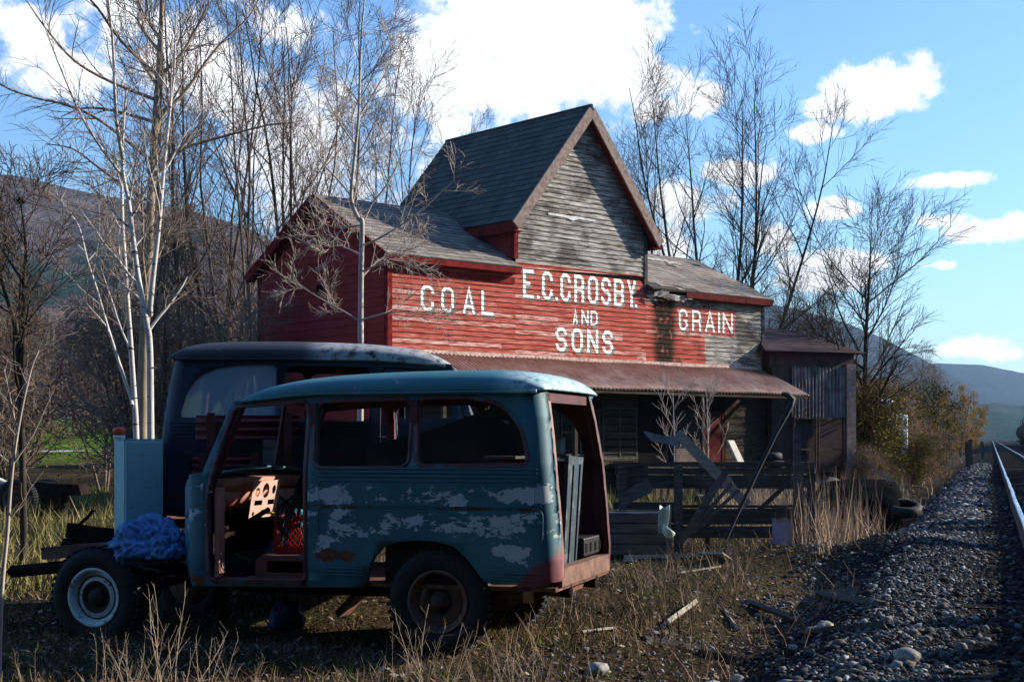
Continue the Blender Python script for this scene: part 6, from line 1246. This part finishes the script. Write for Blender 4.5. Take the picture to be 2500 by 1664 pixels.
# utility wire and splice
W0 = ats(-60, 455, 30); W1 = ats(640, 545, 44); mb = MB(); mb.tube([W0.lerp(W1, t/16) - Vector((0, 0, .5*sin(pi*t/16))) for t in range(17)], .018, 5); W0b = W0 + Vector((0, 0, .22)); mb.tube([W0b.lerp(W1, t/16) - Vector((0, 0, .8*sin(pi*t/16))) for t in range(17)], .012, 5)
o = mb.build('utility_wire', mat('black_cable', flat_mat((.01, .01, .01), .6))); tag(o, 'black overhead cable running in from the upper left edge', 'cable'); mb = MB(); q = W0.lerp(W1, .11) - Vector((0, 0, .18)); mb.tube([(-.12, 0, 0), (-.08, 0, 0), (.1, 0, -.01), (.14, 0, -.01)], [.02, .07, .08, .02], 10); o = mb.build('cable_splice', mat('black_cable', None)); o.location = q; tag(o, 'black splice case hanging on the overhead cable', 'splice case')
# saplings before the porch, dry weeds in front
for x, lab in ((610, 'thin pale sapling in front of the porch, left of the pair'), (865, 'thin pale sapling in front of the porch, right of the pair')):
    tr_ = traced(int(x), 22.5, [([(1450+x/3.1367, 1270), (1450+x/3.1367+1, 1100), (1450+x/3.1367-1, 950)], .014, .004)], [], dict(TP_, max=2, n0=16, n=[14, 6, 3], t0=[.3, .3, .2], ang=[(30, 50), (25, 45), (20, 40)], len=[.75, .3, .15], seg=[7, 4, 3], wob=[.06, .1, .1], trop=[.14, .08, .05], rmin=.0045), 'sapling', lab, 'sapling', (B_PALE, B_PTWIG, B_PTWIG))
WEED = bark('dry_weed_stalk', (.25, .18, .12), (.55, .44, .33), 8); WG = []
for sd_ in range(3):
    G_ = Grow(200+sd_); root = bpy.data.objects.new('dry_weed', None); link(root); G_.r = random.Random(300+sd_)
    for i in range(7):
        a = G_.r.uniform(0, 6.28); d = Vector((cos(a)*.4, sin(a)*.4, 1)).normalized(); G_.limb(G_.path((cos(a)*.03, sin(a)*.03, 0), d, G_.r.uniform(.35, .75), 9, .07, .01), .0032, .0012, 1, dict(PB, max=2, n=[0, 6, 0], t0=[0, .35, 0], ang=[(0, 1), (25, 55), (0, 1)], len=[0, .16, 0], seg=[0, 4, 0], wob=[0, .1, 0], trop=[0, .04, 0], rmin=.0009))
    G_.mesh('stalks', (1, 2), WEED, root, sides=(5, 5, 4)); WG.append(root)
r3 = random.Random(15)
for i, (xd, Y, sc) in enumerate(((330, 8.3, 1.0), (400, 8.5, 1.15), (300, 8.9, .8), (480, 8.4, .8), (250, 8.5, .7), (560, 8.6, .6), (830, 8.4, .6), (905, 8.8, .75), (960, 8.7, 1.05), (1010, 8.5, .9), (1120, 8.5, .7), (1180, 8.6, 1.0), (1230, 8.9, .8), (70, 8.8, .5), (1250, 8.35, .6), (1560, 11.2, .5), (1600, 13, .7), (1500, 14, .7), (1700, 16, .8))):
    put(WG[i % 3], xp(xd, Y), Y, sc, r3.uniform(0, 6), 'dry branching weed with thin pale stalks in the foreground grass', 'dry weeds in the foreground', 'weed')

# ------------------------------------------------------------------ haze
mb = MB(); mb.box((-4200, -150, -3), (4200, 4700, 310)); hz = mb.build('haze', mat('haze_air', lambda b, p: None)); tag(hz, 'thin blue haze in the valley air', 'haze', kind='stuff')
hm = MATS['haze_air']; nt = hm.node_tree; nt.nodes.remove(nt.nodes['Principled BSDF']); pvn = nt.nodes.new('ShaderNodeVolumePrincipled'); pvn.inputs['Density'].default_value = .0001; pvn.inputs['Color'].default_value = (.42, .68, 1, 1); pvn.inputs['Anisotropy'].default_value = .2
nt.links.new(pvn.outputs[0], nt.nodes['Material Output'].inputs['Volume'])

# earth, wood, bark and leaves are matt: no sheen at grazing angles
for m in bpy.data.materials:
    if not any(k in m.name for k in ('ground', 'forest', 'hill', 'grass', 'leaves', 'needles', 'litter', 'reed', 'twig', 'bark', 'wood', 'board', 'stone', 'ballast', 'weed', 'dark_interior', 'black_dull', 'chassis', 'trim', 'clapboard', 'path', 'peeling', 'cedar')): continue
    nt = m.node_tree; p = nt.nodes.get('Principled BSDF')
    if not p: continue
    d = nt.nodes.new('ShaderNodeBsdfDiffuse'); bc = p.inputs['Base Color']
    if bc.links: nt.links.new(bc.links[0].from_socket, d.inputs['Color'])
    else: d.inputs['Color'].default_value = bc.default_value
    if p.inputs['Normal'].links: nt.links.new(p.inputs['Normal'].links[0].from_socket, d.inputs['Normal'])
    nt.links.new(d.outputs[0], nt.nodes['Material Output'].inputs['Surface']); nt.nodes.remove(p)
